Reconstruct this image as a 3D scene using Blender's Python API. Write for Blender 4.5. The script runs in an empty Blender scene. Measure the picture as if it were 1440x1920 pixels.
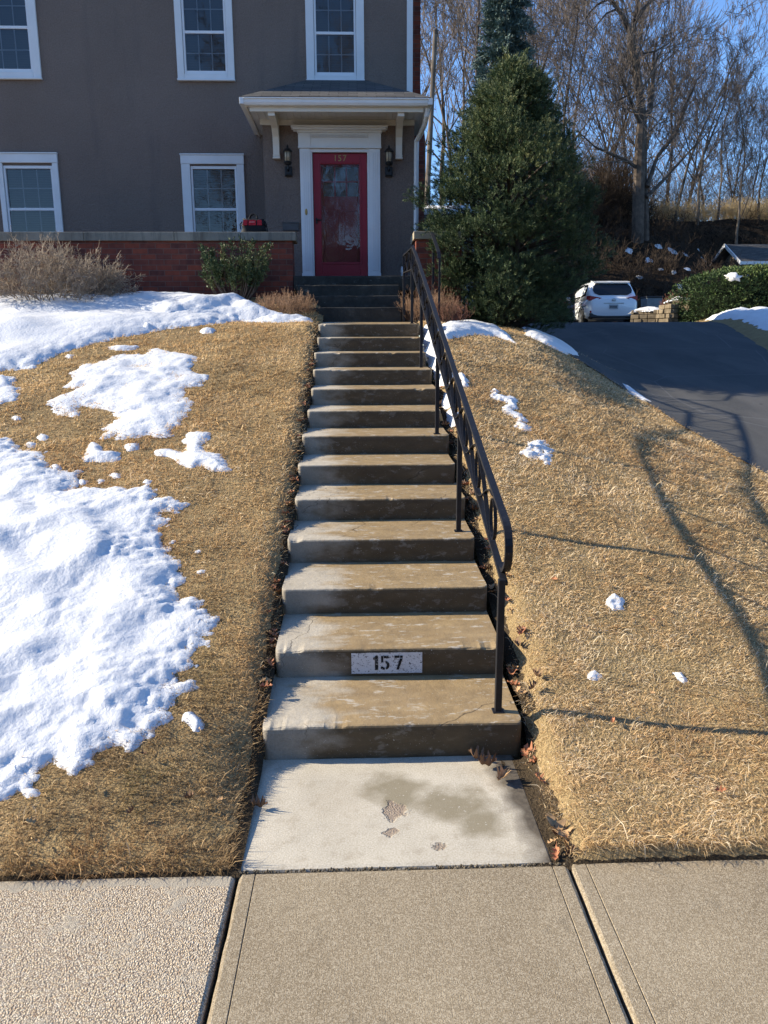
import bpy, bmesh, math, random
import numpy as np
from mathutils import Vector, Matrix, Euler

random.seed(7)
scene = bpy.context.scene
COL = scene.collection
PI = math.pi

# ------------------------------------------------------------------ camera
CAM_M = np.array([[0.99944901, -0.03289378, -0.00443502],
                  [-0.01129482, -0.21141092, -0.97733201],
                  [0.03121053, 0.9768436, -0.21166597]])
CAM_C = np.array([0.0, 0.0, 1.77258])
F_PX = 1450.0

def ray(x, y):
    return CAM_M.T @ np.array([(x - 720) / F_PX, (y - 960) / F_PX, 1.0])

def on_y(x, y, Y):
    d = ray(x, y)
    return CAM_C + d * (Y / d[1])

cam_d = bpy.data.cameras.new('camera')
cam = bpy.data.objects.new('camera', cam_d)
COL.objects.link(cam)
cam_d.sensor_fit = 'VERTICAL'
cam_d.sensor_height = 24.0
cam_d.lens = F_PX / 1920 * 24.0
cam_d.clip_start = 0.05
cam_d.clip_end = 2000
R3 = Matrix((CAM_M[0].tolist(), (-CAM_M[1]).tolist(), (-CAM_M[2]).tolist())).transposed()
cam.matrix_world = Matrix.Translation(Vector(CAM_C)) @ R3.to_4x4()
scene.camera = cam

# ------------------------------------------------------------------ light
SUN_L = Vector((1.92, -0.36, -1.0)).normalized()        # direction the light travels
sd = bpy.data.lights.new('sun', 'SUN')
sd.energy = 5.0
sd.angle = math.radians(0.53)
sd.color = (1.0, 0.90, 0.72)
so = bpy.data.objects.new('sun', sd)
COL.objects.link(so)
so.rotation_euler = SUN_L.to_track_quat('-Z', 'Y').to_euler()
so.location = (-20, 5, 20)
world = bpy.data.worlds.new('World')
scene.world = world
world.use_nodes = True
wn = world.node_tree.nodes
wl = world.node_tree.links
sky = wn.new('ShaderNodeTexSky')
sky.sky_type = 'NISHITA'
sky.sun_disc = False
sky.sun_elevation = math.asin(-SUN_L.z)
sky.sun_rotation = math.atan2(-SUN_L.x, -SUN_L.y)
sky.altitude = 200
sky.air_density = 1.0
sky.dust_density = 0.15
sky.ozone_density = 4.0
wn['Background'].inputs['Strength'].default_value = 0.11
tint = wn.new('ShaderNodeMix'); tint.data_type = 'RGBA'; tint.blend_type = 'MULTIPLY'
tint.inputs[0].default_value = 1.0; tint.inputs[7].default_value = (0.88, 1.01, 1.18, 1)
wl.new(sky.outputs[0], tint.inputs[6])
wl.new(tint.outputs[2], wn['Background'].inputs['Color'])
vs = scene.view_settings
scene.display_settings.display_device = 'sRGB'
vs.view_transform = 'Standard'
vs.look = 'None'
vs.exposure = 1.04
vs.gamma = 1.0
scene.cycles.max_bounces = 6
scene.cycles.transparent_max_bounces = 12
scene.cycles.caustics_reflective = False
scene.cycles.caustics_refractive = False

# ------------------------------------------------------------------ helpers
def tag(o, label, cat, group=None, kind=None):
    o['label'] = label
    o['category'] = cat
    if group: o['group'] = group
    if kind: o['kind'] = kind
    return o

def wloc(o):
    p = Vector((0, 0, 0))
    while o is not None:
        p += o.location
        o = o.parent
    return p

def thing(name, label, cat, loc, group=None):
    o = bpy.data.objects.new(name, None)
    o.empty_display_size = 0.2
    COL.objects.link(o)
    o.location = loc
    return tag(o, label, cat, group)

def mesh_obj(name, verts, faces, mat, parent=None, smooth=False, origin=None, bevel=0):
    pl = wloc(parent) if parent is not None else Vector((0, 0, 0))
    org = Vector(origin) if origin is not None else pl
    v = np.asarray(verts, dtype=np.float64).reshape(-1, 3) - np.array(org)
    me = bpy.data.meshes.new(name)
    me.from_pydata(v.tolist(), [], faces)
    me.validate(verbose=False)
    if smooth:
        me.polygons.foreach_set('use_smooth', [True] * len(me.polygons))
    mats = mat if isinstance(mat, (list, tuple)) else [mat]
    for m in mats: me.materials.append(m)
    me.update()
    o = bpy.data.objects.new(name, me)
    COL.objects.link(o)
    o.parent = parent
    o.location = org - pl
    if bevel:
        b = o.modifiers.new('bevel', 'BEVEL')
        b.width = bevel; b.segments = 2; b.limit_method = 'ANGLE'
    return o

class MB:
    def __init__(self): self.v = []; self.f = []
    def add(self, vs, fs):
        n = len(self.v)
        self.v.extend([tuple(map(float, p)) for p in vs])
        self.f.extend([tuple(i + n for i in f) for f in fs])
        return self
    def box(self, x0, x1, y0, y1, z0, z1, M=None):
        p = [Vector((x, y, z)) for z in (z0, z1) for y in (y0, y1) for x in (x0, x1)]
        if M is not None: p = [M @ q for q in p]
        return self.add(p, [(0, 2, 3, 1), (4, 5, 7, 6), (0, 1, 5, 4), (2, 6, 7, 3), (0, 4, 6, 2), (1, 3, 7, 5)])
    def quad(self, a, b, c, d): return self.add([a, b, c, d], [(0, 1, 2, 3)])
    def tube(self, pts, rads, n=6, caps=True, flat=None):
        """round tube through pts; flat=(wx,wn) gives a flat bar instead, wide along X"""
        pts = [Vector(p) for p in pts]
        k = len(pts)
        if not hasattr(rads, '__len__'): rads = [rads] * k
        rings = []
        ref = None
        for i in range(k):
            t = (pts[min(i + 1, k - 1)] - pts[max(i - 1, 0)])
            if t.length < 1e-9: t = Vector((0, 0, 1))
            t.normalize()
            if flat:
                a = Vector((1, 0, 0)); b = t.cross(a)
                if b.length < 1e-6: b = Vector((0, 1, 0))
                b.normalize()
                wx, wnn = flat
                rings.append([pts[i] + a * sx * wx / 2 + b * sn * wnn / 2 for sx, sn in ((-1, -1), (1, -1), (1, 1), (-1, 1))])
            else:
                if ref is None:
                    ref = t.orthogonal().normalized()
                a = (ref - t * ref.dot(t))
                if a.length < 1e-6: a = t.orthogonal()
                a.normalize(); ref = a
                b = t.cross(a)
                rings.append([pts[i] + (a * math.cos(2 * PI * j / n) + b * math.sin(2 * PI * j / n)) * rads[i] for j in range(n)])
        m = len(rings[0])
        vs = [p for r in rings for p in r]
        fs = []
        for i in range(k - 1):
            for j in range(m):
                j2 = (j + 1) % m
                fs.append((i * m + j, i * m + j2, (i + 1) * m + j2, (i + 1) * m + j))
        if caps:
            fs.append(tuple(range(m - 1, -1, -1)))
            fs.append(tuple((k - 1) * m + j for j in range(m)))
        return self.add(vs, fs)
    def lathe(self, prof, c, n=14, sx=1, sy=1):
        c = Vector(c)
        vs = [c + Vector((r * math.cos(2 * PI * j / n) * sx, r * math.sin(2 * PI * j / n) * sy, z)) for r, z in prof for j in range(n)]
        fs = []
        for i in range(len(prof) - 1):
            for j in range(n):
                j2 = (j + 1) % n
                fs.append((i * n + j, i * n + j2, (i + 1) * n + j2, (i + 1) * n + j))
        fs.append(tuple(range(n - 1, -1, -1)))
        fs.append(tuple((len(prof) - 1) * n + j for j in range(n)))
        return self.add(vs, fs)
    def prism_x(self, poly, x0, x1):
        """poly = [(y,z)] extruded along X"""
        n = len(poly)
        vs = [(x0, y, z) for y, z in poly] + [(x1, y, z) for y, z in poly]
        fs = [tuple(range(n)), tuple(range(2 * n - 1, n - 1, -1))]
        for i in range(n):
            j = (i + 1) % n
            fs.append((i, i + n, j + n, j))
        return self.add(vs, fs)
    def prism_y(self, poly, y0, y1):
        """poly = [(x,z)] extruded along Y"""
        n = len(poly)
        vs = [(x, y0, z) for x, z in poly] + [(x, y1, z) for x, z in poly]
        fs = [tuple(range(n)), tuple(range(2 * n - 1, n - 1, -1))]
        for i in range(n):
            j = (i + 1) % n
            fs.append((i, i + n, j + n, j))
        return self.add(vs, fs)
    def build(self, name, mat, parent=None, smooth=False, origin=None, bevel=0):
        return mesh_obj(name, self.v, self.f, mat, parent, smooth, origin, bevel)

# value noise, vectorised
def _hash(ix, iy, seed):
    h = (ix * 374761393 + iy * 668265263 + seed * 974634777) & 0xFFFFFFFF
    h = ((h ^ (h >> 13)) * 1274126177) & 0xFFFFFFFF
    h = h ^ (h >> 16)
    return (h & 0xFFFF) / 65535.0

def vnoise(x, y, seed=0):
    x = np.asarray(x, dtype=np.float64); y = np.asarray(y, dtype=np.float64)
    ix = np.floor(x).astype(np.int64); iy = np.floor(y).astype(np.int64)
    fx = x - ix; fy = y - iy
    fx = fx * fx * fx * (fx * (fx * 6 - 15) + 10); fy = fy * fy * fy * (fy * (fy * 6 - 15) + 10)
    a = _hash(ix, iy, seed); b = _hash(ix + 1, iy, seed); c = _hash(ix, iy + 1, seed); d = _hash(ix + 1, iy + 1, seed)
    return (a + (b - a) * fx) * (1 - fy) + (c + (d - c) * fx) * fy     # 0..1

def fbm(x, y, seed=0, oct=4):
    s = 0; a = 0.5; t = 0
    for o in range(oct):
        s = s + a * (vnoise(x * 2 ** o + 13.7 * o, y * 2 ** o - 7.1 * o, seed + o) - 0.5) * 2
        t += a; a *= 0.5
    return s / t     # -1..1

def sstep(t):
    t = np.clip(t, 0, 1)
    return t * t * (3 - 2 * t)

# ------------------------------------------------------------------ material helper
class Mat:
    def __init__(self, name, rough=0.8, spec=0.3, metal=0.0):
        self.m = bpy.data.materials.new(name)
        self.m.use_nodes = True
        self.t = self.m.node_tree
        self.bsdf = self.t.nodes['Principled BSDF']
        self.bsdf.inputs['Roughness'].default_value = rough
        self.bsdf.inputs['Specular IOR Level'].default_value = spec
        self.bsdf.inputs['Metallic'].default_value = metal
        self._pos = None
    def node(self, t): return self.t.nodes.new(t)
    def link(self, a, b): self.t.links.new(a, b)
    def pos(self):
        if self._pos is None: self._pos = self.node('ShaderNodeNewGeometry').outputs['Position']
        return self._pos
    def obj(self): return self.node('ShaderNodeTexCoord').outputs['Object']
    def scale(self, vec, s):
        n = self.node('ShaderNodeMapping'); n.inputs['Scale'].default_value = s
        self.link(vec, n.inputs['Vector']); return n.outputs[0]
    def noise(self, scale, detail=4, vec=None, rough=0.55, dist=0.0):
        n = self.node('ShaderNodeTexNoise')
        n.inputs['Scale'].default_value = scale; n.inputs['Detail'].default_value = detail
        n.inputs['Roughness'].default_value = rough; n.inputs['Distortion'].default_value = dist
        self.link(vec if vec is not None else self.pos(), n.inputs['Vector'])
        return n.outputs['Fac']
    def voro(self, scale, vec=None, feature='F1', out='Distance', rnd=1.0):
        n = self.node('ShaderNodeTexVoronoi'); n.feature = feature
        n.inputs['Scale'].default_value = scale; n.inputs['Randomness'].default_value = rnd
        self.link(vec if vec is not None else self.pos(), n.inputs['Vector'])
        return n.outputs[out]
    def ramp(self, fac, stops, interp='LINEAR'):
        n = self.node('ShaderNodeValToRGB')
        n.color_ramp.interpolation = interp
        e = n.color_ramp.elements
        while len(e) > 1: e.remove(e[-1])
        for i, (p, c) in enumerate(stops):
            el = e[0] if i == 0 else e.new(p)
            el.position = p
            if not hasattr(c, '__len__'): c = (c, c, c)
            el.color = (*c, 1)
        self.link(fac, n.inputs['Fac'])
        return n.outputs['Color']
    def math(self, op, a, b=None, c=None, clamp=False):
        n = self.node('ShaderNodeMath'); n.operation = op; n.use_clamp = clamp
        for i, s in enumerate((a, b, c)):
            if s is None: continue
            if isinstance(s, (int, float)): n.inputs[i].default_value = s
            else: self.link(s, n.inputs[i])
        return n.outputs[0]
    def mix(self, fac, a, b, mode='MIX'):
        n = self.node('ShaderNodeMix'); n.data_type = 'RGBA'; n.blend_type = mode
        for k, s in ((0, fac), (6, a), (7, b)):
            if isinstance(s, (int, float)): n.inputs[k].default_value = s
            elif isinstance(s, tuple): n.inputs[k].default_value = (*s, 1)
            else: self.link(s, n.inputs[k])
        return n.outputs[2]
    def sep(self, vec):
        n = self.node('ShaderNodeSeparateXYZ'); self.link(vec, n.inputs[0]); return n.outputs
    def comb(self, x, y, z):
        n = self.node('ShaderNodeCombineXYZ')
        for i, s in enumerate((x, y, z)):
            if isinstance(s, (int, float)): n.inputs[i].default_value = s
            else: self.link(s, n.inputs[i])
        return n.outputs[0]
    def attr(self, name, out='Fac'):
        n = self.node('ShaderNodeAttribute'); n.attribute_name = name; return n.outputs[out]
    def color(self, c):
        if isinstance(c, tuple): self.bsdf.inputs['Base Color'].default_value = (*c, 1)
        else: self.link(c, self.bsdf.inputs['Base Color'])
        return self
    def rough(self, r): self.link(r, self.bsdf.inputs['Roughness']); return self
    def bump(self, h, strength=0.5, dist=0.01, prev=None):
        n = self.node('ShaderNodeBump')
        n.inputs['Strength'].default_value = strength; n.inputs['Distance'].default_value = dist
        self.link(h, n.inputs['Height'])
        if prev is not None: self.link(prev, n.inputs['Normal'])
        self.link(n.outputs[0], self.bsdf.inputs['Normal'])
        return n.outputs[0]

def simple(name, c, rough=0.6, spec=0.3, metal=0.0, vary=0.12, scale=9.0, bump=0.0):
    m = Mat(name, rough, spec, metal)
    n = m.noise(scale, 5)
    lo = tuple(x * (1 - vary) for x in c); hi = tuple(min(1, x * (1 + vary)) for x in c)
    m.color(m.ramp(n, [(0.3, lo), (0.7, hi)]))
    if bump: m.bump(m.noise(scale * 12, 4), bump, 0.004)
    return m.m
# ================================================================== GROUND
SX, SW = 0.133, 1.135          # stair centre and width
SY0, RI, TR = 3.09, 0.154, 0.489
SXL, SXR = SX - SW / 2, SX + SW / 2

_PLY = [2.30, 2.40, 2.62, 2.90, 3.09, 3.58, 8.96, 9.5, 10.2, 11.0, 14.0]
_PLZ = [-.03, .025, .07, .13, .175, .30, 1.985, 2.07, 2.28, 2.42, 2.42]
_PRY = [2.34, 2.385, 2.62, 2.90, 3.09, 3.58, 8.6, 8.96, 9.5, 11.0, 14.0, 18.0]
_PRZ = [-.03, .045, .07, .11, .155, .285, 1.86, 1.95, 2.02, 2.08, 2.12, 2.30]
_XEY = [2.4, 3.5, 5.4, 6.05, 6.76, 7.97, 9, 10, 12, 13, 20, 30]
_XEX = [3.8, 3.4, 2.72, 2.50, 2.33, 2.06, 2.12, 2.35, 2.5, 2.5, 3.0, 3.2]

def zdrive(Y):
    Y = np.asarray(Y, dtype=float)
    a = 0.138 * (Y - 1)
    return np.where(a < 2.1, a, 2.1 + 0.24 * (1 - np.exp(-(np.maximum(a, 2.1) - 2.1) / 0.24)))

def x_edge(Y): return np.interp(Y, _XEY, _XEX)
def x_right(Y): return np.interp(Y, [2, 12.9, 20.3, 26], [4.6, 6.8, 8.8, 9.9])

def H(X, Y):
    X = np.asarray(X, dtype=float); Y = np.asarray(Y, dtype=float)
    left = np.interp(Y, _PLY, _PLZ)
    dl = SXL - X
    left = left - 0.07 * np.exp(-(dl / 0.07) ** 2) * sstep((Y - 3.0) / 0.5)
    left = left * (1 - .85 * np.exp(-np.maximum(dl - .02, 0) / 0.15) * sstep((3.25 - Y) / .3))
    left = left + 0.018 * fbm(X * 2.2, Y * 2.2, 3) * sstep((Y - 2.4) / .5)
    bank = np.interp(Y, _PRY, _PRZ)
    d = X - SXR
    bank = bank - 0.13 * np.exp(-((d - 0.02) / 0.10) ** 2) * sstep((Y - 3.15) / 0.4) * sstep((9.6 - Y) / .5) - (0.075 + .13 * sstep((Y - 4.2) / 4) * sstep((11 - Y) / 2.2)) * np.clip(d - .25, 0, 3) * sstep((Y - 2.6) / 1.5)
    bank = np.where(Y < 3.3, bank * (1 - (1 - sstep((d + .03) / .16)) * sstep((3.3 - Y) / .2)) - .003 * (1 - sstep((d + .03) / .12)), bank)
    bank = bank + 0.015 * fbm(X * 2.2, Y * 2.2, 5) * sstep((Y - 2.4) / .5)
    w = sstep((X - x_edge(Y) + .30) / 1.95)
    zd = zdrive(Y)
    xr = x_right(Y)
    right = bank * (1 - w) + (zd - 0.03) * w + 0.13 * sstep((X - xr) / 0.4) * w
    return np.where(X < SX, left, right)


def hit(x, y, t0=1.5, t1=26, n=3000):
    d = ray(x, y); d = d / math.hypot(d[0], d[1])
    t = np.linspace(t0, t1, n)
    P = CAM_C[None] + d[None] * t[:, None]
    below = P[:, 2] < H(P[:, 0], P[:, 1])
    if below.any(): i = int(np.argmax(below))
    else: i = int(np.argmin(np.where(t < 11.5, P[:, 2] - H(P[:, 0], P[:, 1]), 99)))
    return (P[i, 0], P[i, 1])

_DE = [hit(*p) for p in ((975, 617), (1010, 634), (1060, 662), (1130, 704), (1200, 747), (1300, 812), (1440, 893), (1560, 975))]
_DEY = [2.0, 3.0] + [p[1] for p in _DE[::-1]] + [10.5, 12, 30]
_DEX = [3.9, 3.6] + [p[0] for p in _DE[::-1]] + [_DE[0][0] + .15, 2.6, 3.2]
def x_drive(Y): return np.interp(Y, _DEY, _DEX)

def fast_mesh(name, verts, tris, mat, attrs=None, smooth=False):
    me = bpy.data.meshes.new(name)
    verts = np.ascontiguousarray(verts, dtype=np.float32); tris = np.ascontiguousarray(tris, dtype=np.int32)
    nv, nt = len(verts), len(tris)
    k = tris.shape[1]
    me.vertices.add(nv); me.vertices.foreach_set('co', verts.ravel())
    me.loops.add(nt * k); me.loops.foreach_set('vertex_index', tris.ravel())
    me.polygons.add(nt)
    me.polygons.foreach_set('loop_start', np.arange(0, nt * k, k, dtype=np.int32))
    try: me.polygons.foreach_set('loop_total', np.full(nt, k, dtype=np.int32))
    except Exception: pass
    if smooth: me.polygons.foreach_set('use_smooth', np.ones(nt, dtype=bool))
    for nm, a in (attrs or {}).items():
        at = me.attributes.new(nm, 'FLOAT', 'POINT'); at.data.foreach_set('value', np.ascontiguousarray(a, dtype=np.float32))
    me.update(calc_edges=True)
    for m in (mat if isinstance(mat, (list, tuple)) else [mat]): me.materials.append(m)
    return me

def link_mesh(name, me, parent=None, loc=(0, 0, 0)):
    o = bpy.data.objects.new(name, me); COL.objects.link(o); o.parent = parent; o.location = loc
    return o

def grid_mesh(name, xs, ys, zf, mat, keep=None, smooth=True):
    X, Y = np.meshgrid(xs, ys)
    Z = zf(X, Y)
    nx, ny = len(xs), len(ys)
    idx = np.arange(nx * ny).reshape(ny, nx)
    q = np.stack([idx[:-1, :-1], idx[:-1, 1:], idx[1:, 1:], idx[1:, :-1]], -1).reshape(-1, 4)
    V = np.stack([X, Y, Z], -1).reshape(-1, 3)
    if keep is not None:
        kq = keep(X, Y).reshape(-1)[q].all(axis=1)
        q = q[kq]
        used = np.unique(q); remap = np.zeros(len(V), dtype=np.int64); remap[used] = np.arange(len(used))
        V = V[used]; q = remap[q]
    me = fast_mesh(name, V, q, mat, smooth=smooth)
    return me

# materials of the ground
def mat_turf():
    m = Mat('turf_soil', 0.95, 0.1)
    n = m.noise(6, 5); n2 = m.noise(90, 4)
    c = m.ramp(n, [(0.25, (.16, .11, .055)), (0.55, (.28, .195, .095)), (0.8, (.40, .285, .14))])
    c = m.mix(0.55, c, m.ramp(n2, [(0.3, (.12, .08, .038)), (0.7, (.55, .40, .20))]))
    x, y, z = m.sep(m.pos())
    wob = m.math('MULTIPLY', m.math('SUBTRACT', m.noise(9, 4), .5), .09)
    xx = m.math('ADD', x, wob)
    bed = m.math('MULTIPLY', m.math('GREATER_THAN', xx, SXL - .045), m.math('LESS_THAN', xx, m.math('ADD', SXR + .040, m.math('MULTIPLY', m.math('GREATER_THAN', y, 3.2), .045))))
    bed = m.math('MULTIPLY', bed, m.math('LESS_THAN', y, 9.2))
    lip = m.math('LESS_THAN', m.math('ADD', y, m.math('MULTIPLY', m.math('SUBTRACT', m.noise(16, 3), .5), .03)), 2.362)  # soil lip, darkened to stand for the shadow under overhanging blades
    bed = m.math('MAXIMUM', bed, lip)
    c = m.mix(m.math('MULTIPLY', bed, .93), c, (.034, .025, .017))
    m.color(c); m.bump(n2, 0.9, 0.02)
    return m.m

def mat_asphalt():
    m = Mat('asphalt', 0.85, 0.25)
    c = m.ramp(m.noise(0.7, 6), [(0.3, (.030, .030, .030)), (0.7, (.062, .060, .057))])
    c = m.mix(m.ramp(m.voro(160, out='Color'), [(0, 0.0), (1, 1.0)]), c, m.mix(0.5, c, (.11, .11, .11)))
    c = m.mix(m.ramp(m.noise(1.0, 6, vec=m.scale(m.pos(), (1.6, .35, 1)), rough=.65), [(.45, 0.0), (.70, .75)]), c, (.105, .10, .095))
    cr = m.voro(0.55, feature='DISTANCE_TO_EDGE', vec=m.mix(0.12, m.pos(), m.node('ShaderNodeTexNoise').outputs['Color']))
    c = m.mix(m.ramp(cr, [(0.0, 0.75), (0.006, 0.0)]), c, (.13, .13, .13))
    c = m.mix(m.ramp(m.voro(1.6, out='Distance'), [(0.03, 1.0), (0.045, 0.0)]), c, (.012, .012, .013))
    m.color(c); m.bump(m.noise(220, 3), 0.5, 0.006)
    return m.m

def mat_soil(name='soil', c=(.035, .027, .02)):
    m = Mat(name, 0.95, 0.1)
    m.color(m.ramp(m.noise(30, 6), [(0.3, tuple(x * .5 for x in c)), (0.7, tuple(x * 1.6 for x in c))]))
    m.bump(m.noise(60, 5), 0.8, 0.02)
    return m.m

M_TURF = mat_turf(); M_ASPH = mat_asphalt(); M_SOIL = mat_soil()

def struct(o): o['kind'] = 'structure'; return o

# big sheet to the horizon
struct(MB().quad((-600, -600, -.16), (600, -600, -.16), (600, 700, -.16), (-600, 700, -.16)).build('ground', mat_soil('far_ground', (.05, .045, .035))))
struct(MB().box(-40, 40, -8.5, -1.4, -.19, -.10).build('road', M_ASPH))
# lawns
xl = np.concatenate([np.arange(-15, -4, .25), np.arange(-4, SXL - .001, .04), [SXL + .01]])
yl = np.concatenate([np.arange(2.33, 9.6, .04), np.arange(9.6, 13.01, .1)])
struct(link_mesh('lawn', grid_mesh('lawn', xl, yl, H, M_TURF)))
xr_ = np.concatenate([[.60, .64], np.arange(SXR - .012, 4.2, .04), np.arange(4.2, 16, .25)])
yr_ = np.concatenate([np.arange(2.33, 9.6, .04), np.arange(9.6, 14, .1), np.arange(14, 30, .4)])
def keep_r(X, Y): return (X > .69) | (Y < 3.06)
struct(link_mesh('lawn', grid_mesh('lawn', xr_, yr_, H, M_TURF, keep_r)))
# plain behind house / beyond
def Hfar(X, Y):
    base = np.where(Y < 30, 2.2, 2.25)
    up = sstep((Y - 33 - 0.10 * X * 0) / 14.0)
    crest = 6.2 + 1.2 * fbm(X * .06, Y * .03, 11, 3)
    z = base + crest * up - 0.10 * np.maximum(Y - 50, 0)
    z = z + 0.35 * fbm(X * .4, Y * .4, 21, 4) * sstep((Y - 31) / 4)
    z = z - np.maximum(z - 4.3, 0) * np.exp(-(((X - 23.5) / 5.2) ** 4 + ((Y - 41.2) / 3.6) ** 4))
    return z
M_LITTER = None
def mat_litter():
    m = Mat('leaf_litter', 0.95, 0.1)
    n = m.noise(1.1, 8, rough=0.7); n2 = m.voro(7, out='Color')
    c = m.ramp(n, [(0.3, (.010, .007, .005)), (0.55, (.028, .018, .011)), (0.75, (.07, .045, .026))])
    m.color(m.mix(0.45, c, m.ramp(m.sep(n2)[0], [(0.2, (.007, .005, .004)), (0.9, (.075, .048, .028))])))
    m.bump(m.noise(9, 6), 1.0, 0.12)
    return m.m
M_LITTER = mat_litter()
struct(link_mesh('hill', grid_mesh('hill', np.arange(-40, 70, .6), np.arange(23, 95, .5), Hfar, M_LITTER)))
# driveway sheet
ys = np.concatenate([np.arange(4.0, 14, .08), np.arange(14, 31.5, .25)]); us = np.linspace(0, 1, 60)
U, Yg_ = np.meshgrid(us, ys)
Xa = x_drive(Yg_) + 0.03 * fbm(Yg_ * 3, Yg_ * 0, 4); Xb = x_right(Yg_) + 0.04
Xb = np.where(Yg_ > 23.5, 14.0, Xb)
Xg_ = Xa + (Xb - Xa) * U
Vd = np.stack([Xg_, Yg_, np.where(Yg_ > 23, zdrive(Yg_), H(Xg_, Yg_)) + 0.014], -1).reshape(-1, 3)
nx = len(us); idx = np.arange(len(Vd)).reshape(-1, nx)
qd = np.stack([idx[:-1, :-1], idx[:-1, 1:], idx[1:, 1:], idx[1:, :-1]], -1).reshape(-1, 4)
struct(link_mesh('driveway', fast_mesh('driveway', Vd, qd, M_ASPH, smooth=True)))

# ------------------------------------------------------------------ sidewalk
def mat_sidewalk():
    m = Mat('sidewalk_concrete', 0.9, 0.2)
    p = m.pos()
    big = m.noise(1.6, 5); grain = m.noise(260, 3); agg = m.voro(270, out='Color')
    c = m.ramp(big, [(0.25, (.215, .165, .103)), (0.72, (.36, .288, .188))])
    c = m.mix(0.40, c, m.ramp(m.sep(agg)[0], [(0.0, (.09, .066, .042)), (0.5, (.27, .215, .145)), (0.95, (.55, .475, .36))]))
    c = m.mix(m.ramp(m.noise(9, 5), [(0.62, 0.0), (0.75, 0.5)]), c, (.15, .125, .09))
    m.color(c)
    streak = m.noise(1.0, 3, vec=m.scale(p, (240, 14, 1)))
    b = m.bump(streak, 0.28, 0.003)
    m.bump(m.math('ADD', grain, m.sep(agg)[1]), 0.75, 0.0035, b)
    return m.m

def mat_aggregate():
    m = Mat('exposed_aggregate', 0.85, 0.25)
    p = m.pos()
    warp = m.mix(0.006, p, m.node('ShaderNodeTexNoise').outputs['Color'], 'ADD')
    d = m.voro(185, vec=warp); col = m.voro(185, vec=warp, out='Color')
    d2 = m.voro(260, vec=warp)
    cs = m.ramp(m.sep(col)[0], [(0.0, (.30, .20, .125)), (0.22, (.54, .41, .26)), (0.5, (.66, .54, .37)), (0.75, (.40, .34, .275)), (1.0, (.76, .66, .50))])
    gap = m.ramp(d, [(0.38, 0.0), (0.66, 1.0)])
    c = m.mix(gap, cs, (.24, .19, .14))
    patch = m.ramp(m.noise(6, 7, rough=.7), [(0.56, 0.0), (0.66, 1.0)])
    x, y, z = m.sep(p)
    edge = m.ramp(m.math('ADD', y, m.math('MULTIPLY', m.noise(14, 4), 0.08)), [(0.0, 0.0), (1.0, 1.0)])
    edgem = m.math('GREATER_THAN', m.math('ADD', y, m.math('MULTIPLY', m.noise(22, 4), 0.09)), 2.335)
    cov = m.math('MAXIMUM', patch, edgem)
    c = m.mix(m.math('MULTIPLY', cov, .85), c, m.ramp(m.noise(180, 3), [(.3, (.27, .235, .18)), (.7, (.40, .355, .28))]))
    m.color(c)
    h = m.math('SUBTRACT', 1.0, m.math('MULTIPLY', d, m.math('SUBTRACT', 1.0, m.math('MULTIPLY', cov, .8))))
    m.bump(m.math('ADD', m.math('MULTIPLY', h, 1.0), m.math('MULTIPLY', d2, -0.25)), 0.8, 0.0055)
    return m.m

M_SIDE = mat_sidewalk(); M_AGG = mat_aggregate()
M_PATH = None

def slab(name, x0, x1, y0, y1, mat, tool=(0.05,), skew=0.0, top=0.0, groove=(True, True), seed=0):
    """slab with rounded edges and a tooled groove along its joints"""
    prof = [(x0, -.10), (x0, -.012), (x0 + .004, -.004), (x0 + .012, 0)]
    if groove[0]: prof += [(x0 + .052, 0), (x0 + .055, -.0045), (x0 + .058, 0)]
    k = 24
    prof += [(x0 + .07 + (x1 - x0 - .14) * i / k, 0) for i in range(k + 1)]
    if groove[1]: prof += [(x1 - .058, 0), (x1 - .055, -.0045), (x1 - .052, 0)]
    prof += [(x1 - .012, 0), (x1 - .004, -.004), (x1, -.012), (x1, -.10)]
    yy = np.concatenate([[y0, y0 + .004], np.linspace(y0 + .02, y1 - .02, 60), [y1 - .004, y1]])
    drop = np.concatenate([[-.012, -.003], np.zeros(60), [-.003, -.012]])
    vs, fs = [], []
    n = len(prof)
    for j, y in enumerate(yy):
        for i, (x, z) in enumerate(prof):
            e = 0.003 * float(fbm(x * 9, y * 11, 31 + seed)) if (i < 3 or i > n - 4) else 0
            vs.append((x + e + skew * (y - y0), y + (0.004 * float(fbm(x * 12, y, 40 + seed)) if j in (0, len(yy) - 1) else 0), top + min(z, z + drop[j]) + 0.0012 * float(fbm(x * 5, y * 5, 60))))
    for j in range(len(yy) - 1):
        for i in range(n - 1):
            fs.append((j * n + i, j * n + i + 1, (j + 1) * n + i + 1, (j + 1) * n + i))
    fs.append(tuple(range(n - 1, -1, -1)))
    fs.append(tuple((len(yy) - 1) * n + i for i in range(n)))
    return struct(mesh_obj(name, vs, fs, mat, smooth=False))

slab('sidewalk', -2.9, -0.4405, 0.75, 2.345, M_AGG, groove=(False, False), seed=1)
slab('sidewalk', -0.4265, 0.7085, 0.75, 2.350, M_SIDE, seed=2)
slab('sidewalk', 0.7185, 2.6, 0.75, 2.365, M_SIDE, seed=3)
slab('sidewalk', 2.61, 5.0, 0.75, 2.365, M_SIDE, seed=4)
slab('sidewalk', -5.4, -2.91, 0.75, 2.345, M_AGG, groove=(False, False), seed=5)
struct(MB().quad((-12, -1.3, -.055), (12, -1.3, -.055), (12, 3.2, -.055), (-12, 3.2, -.055)).build('earth', M_SOIL))

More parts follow.
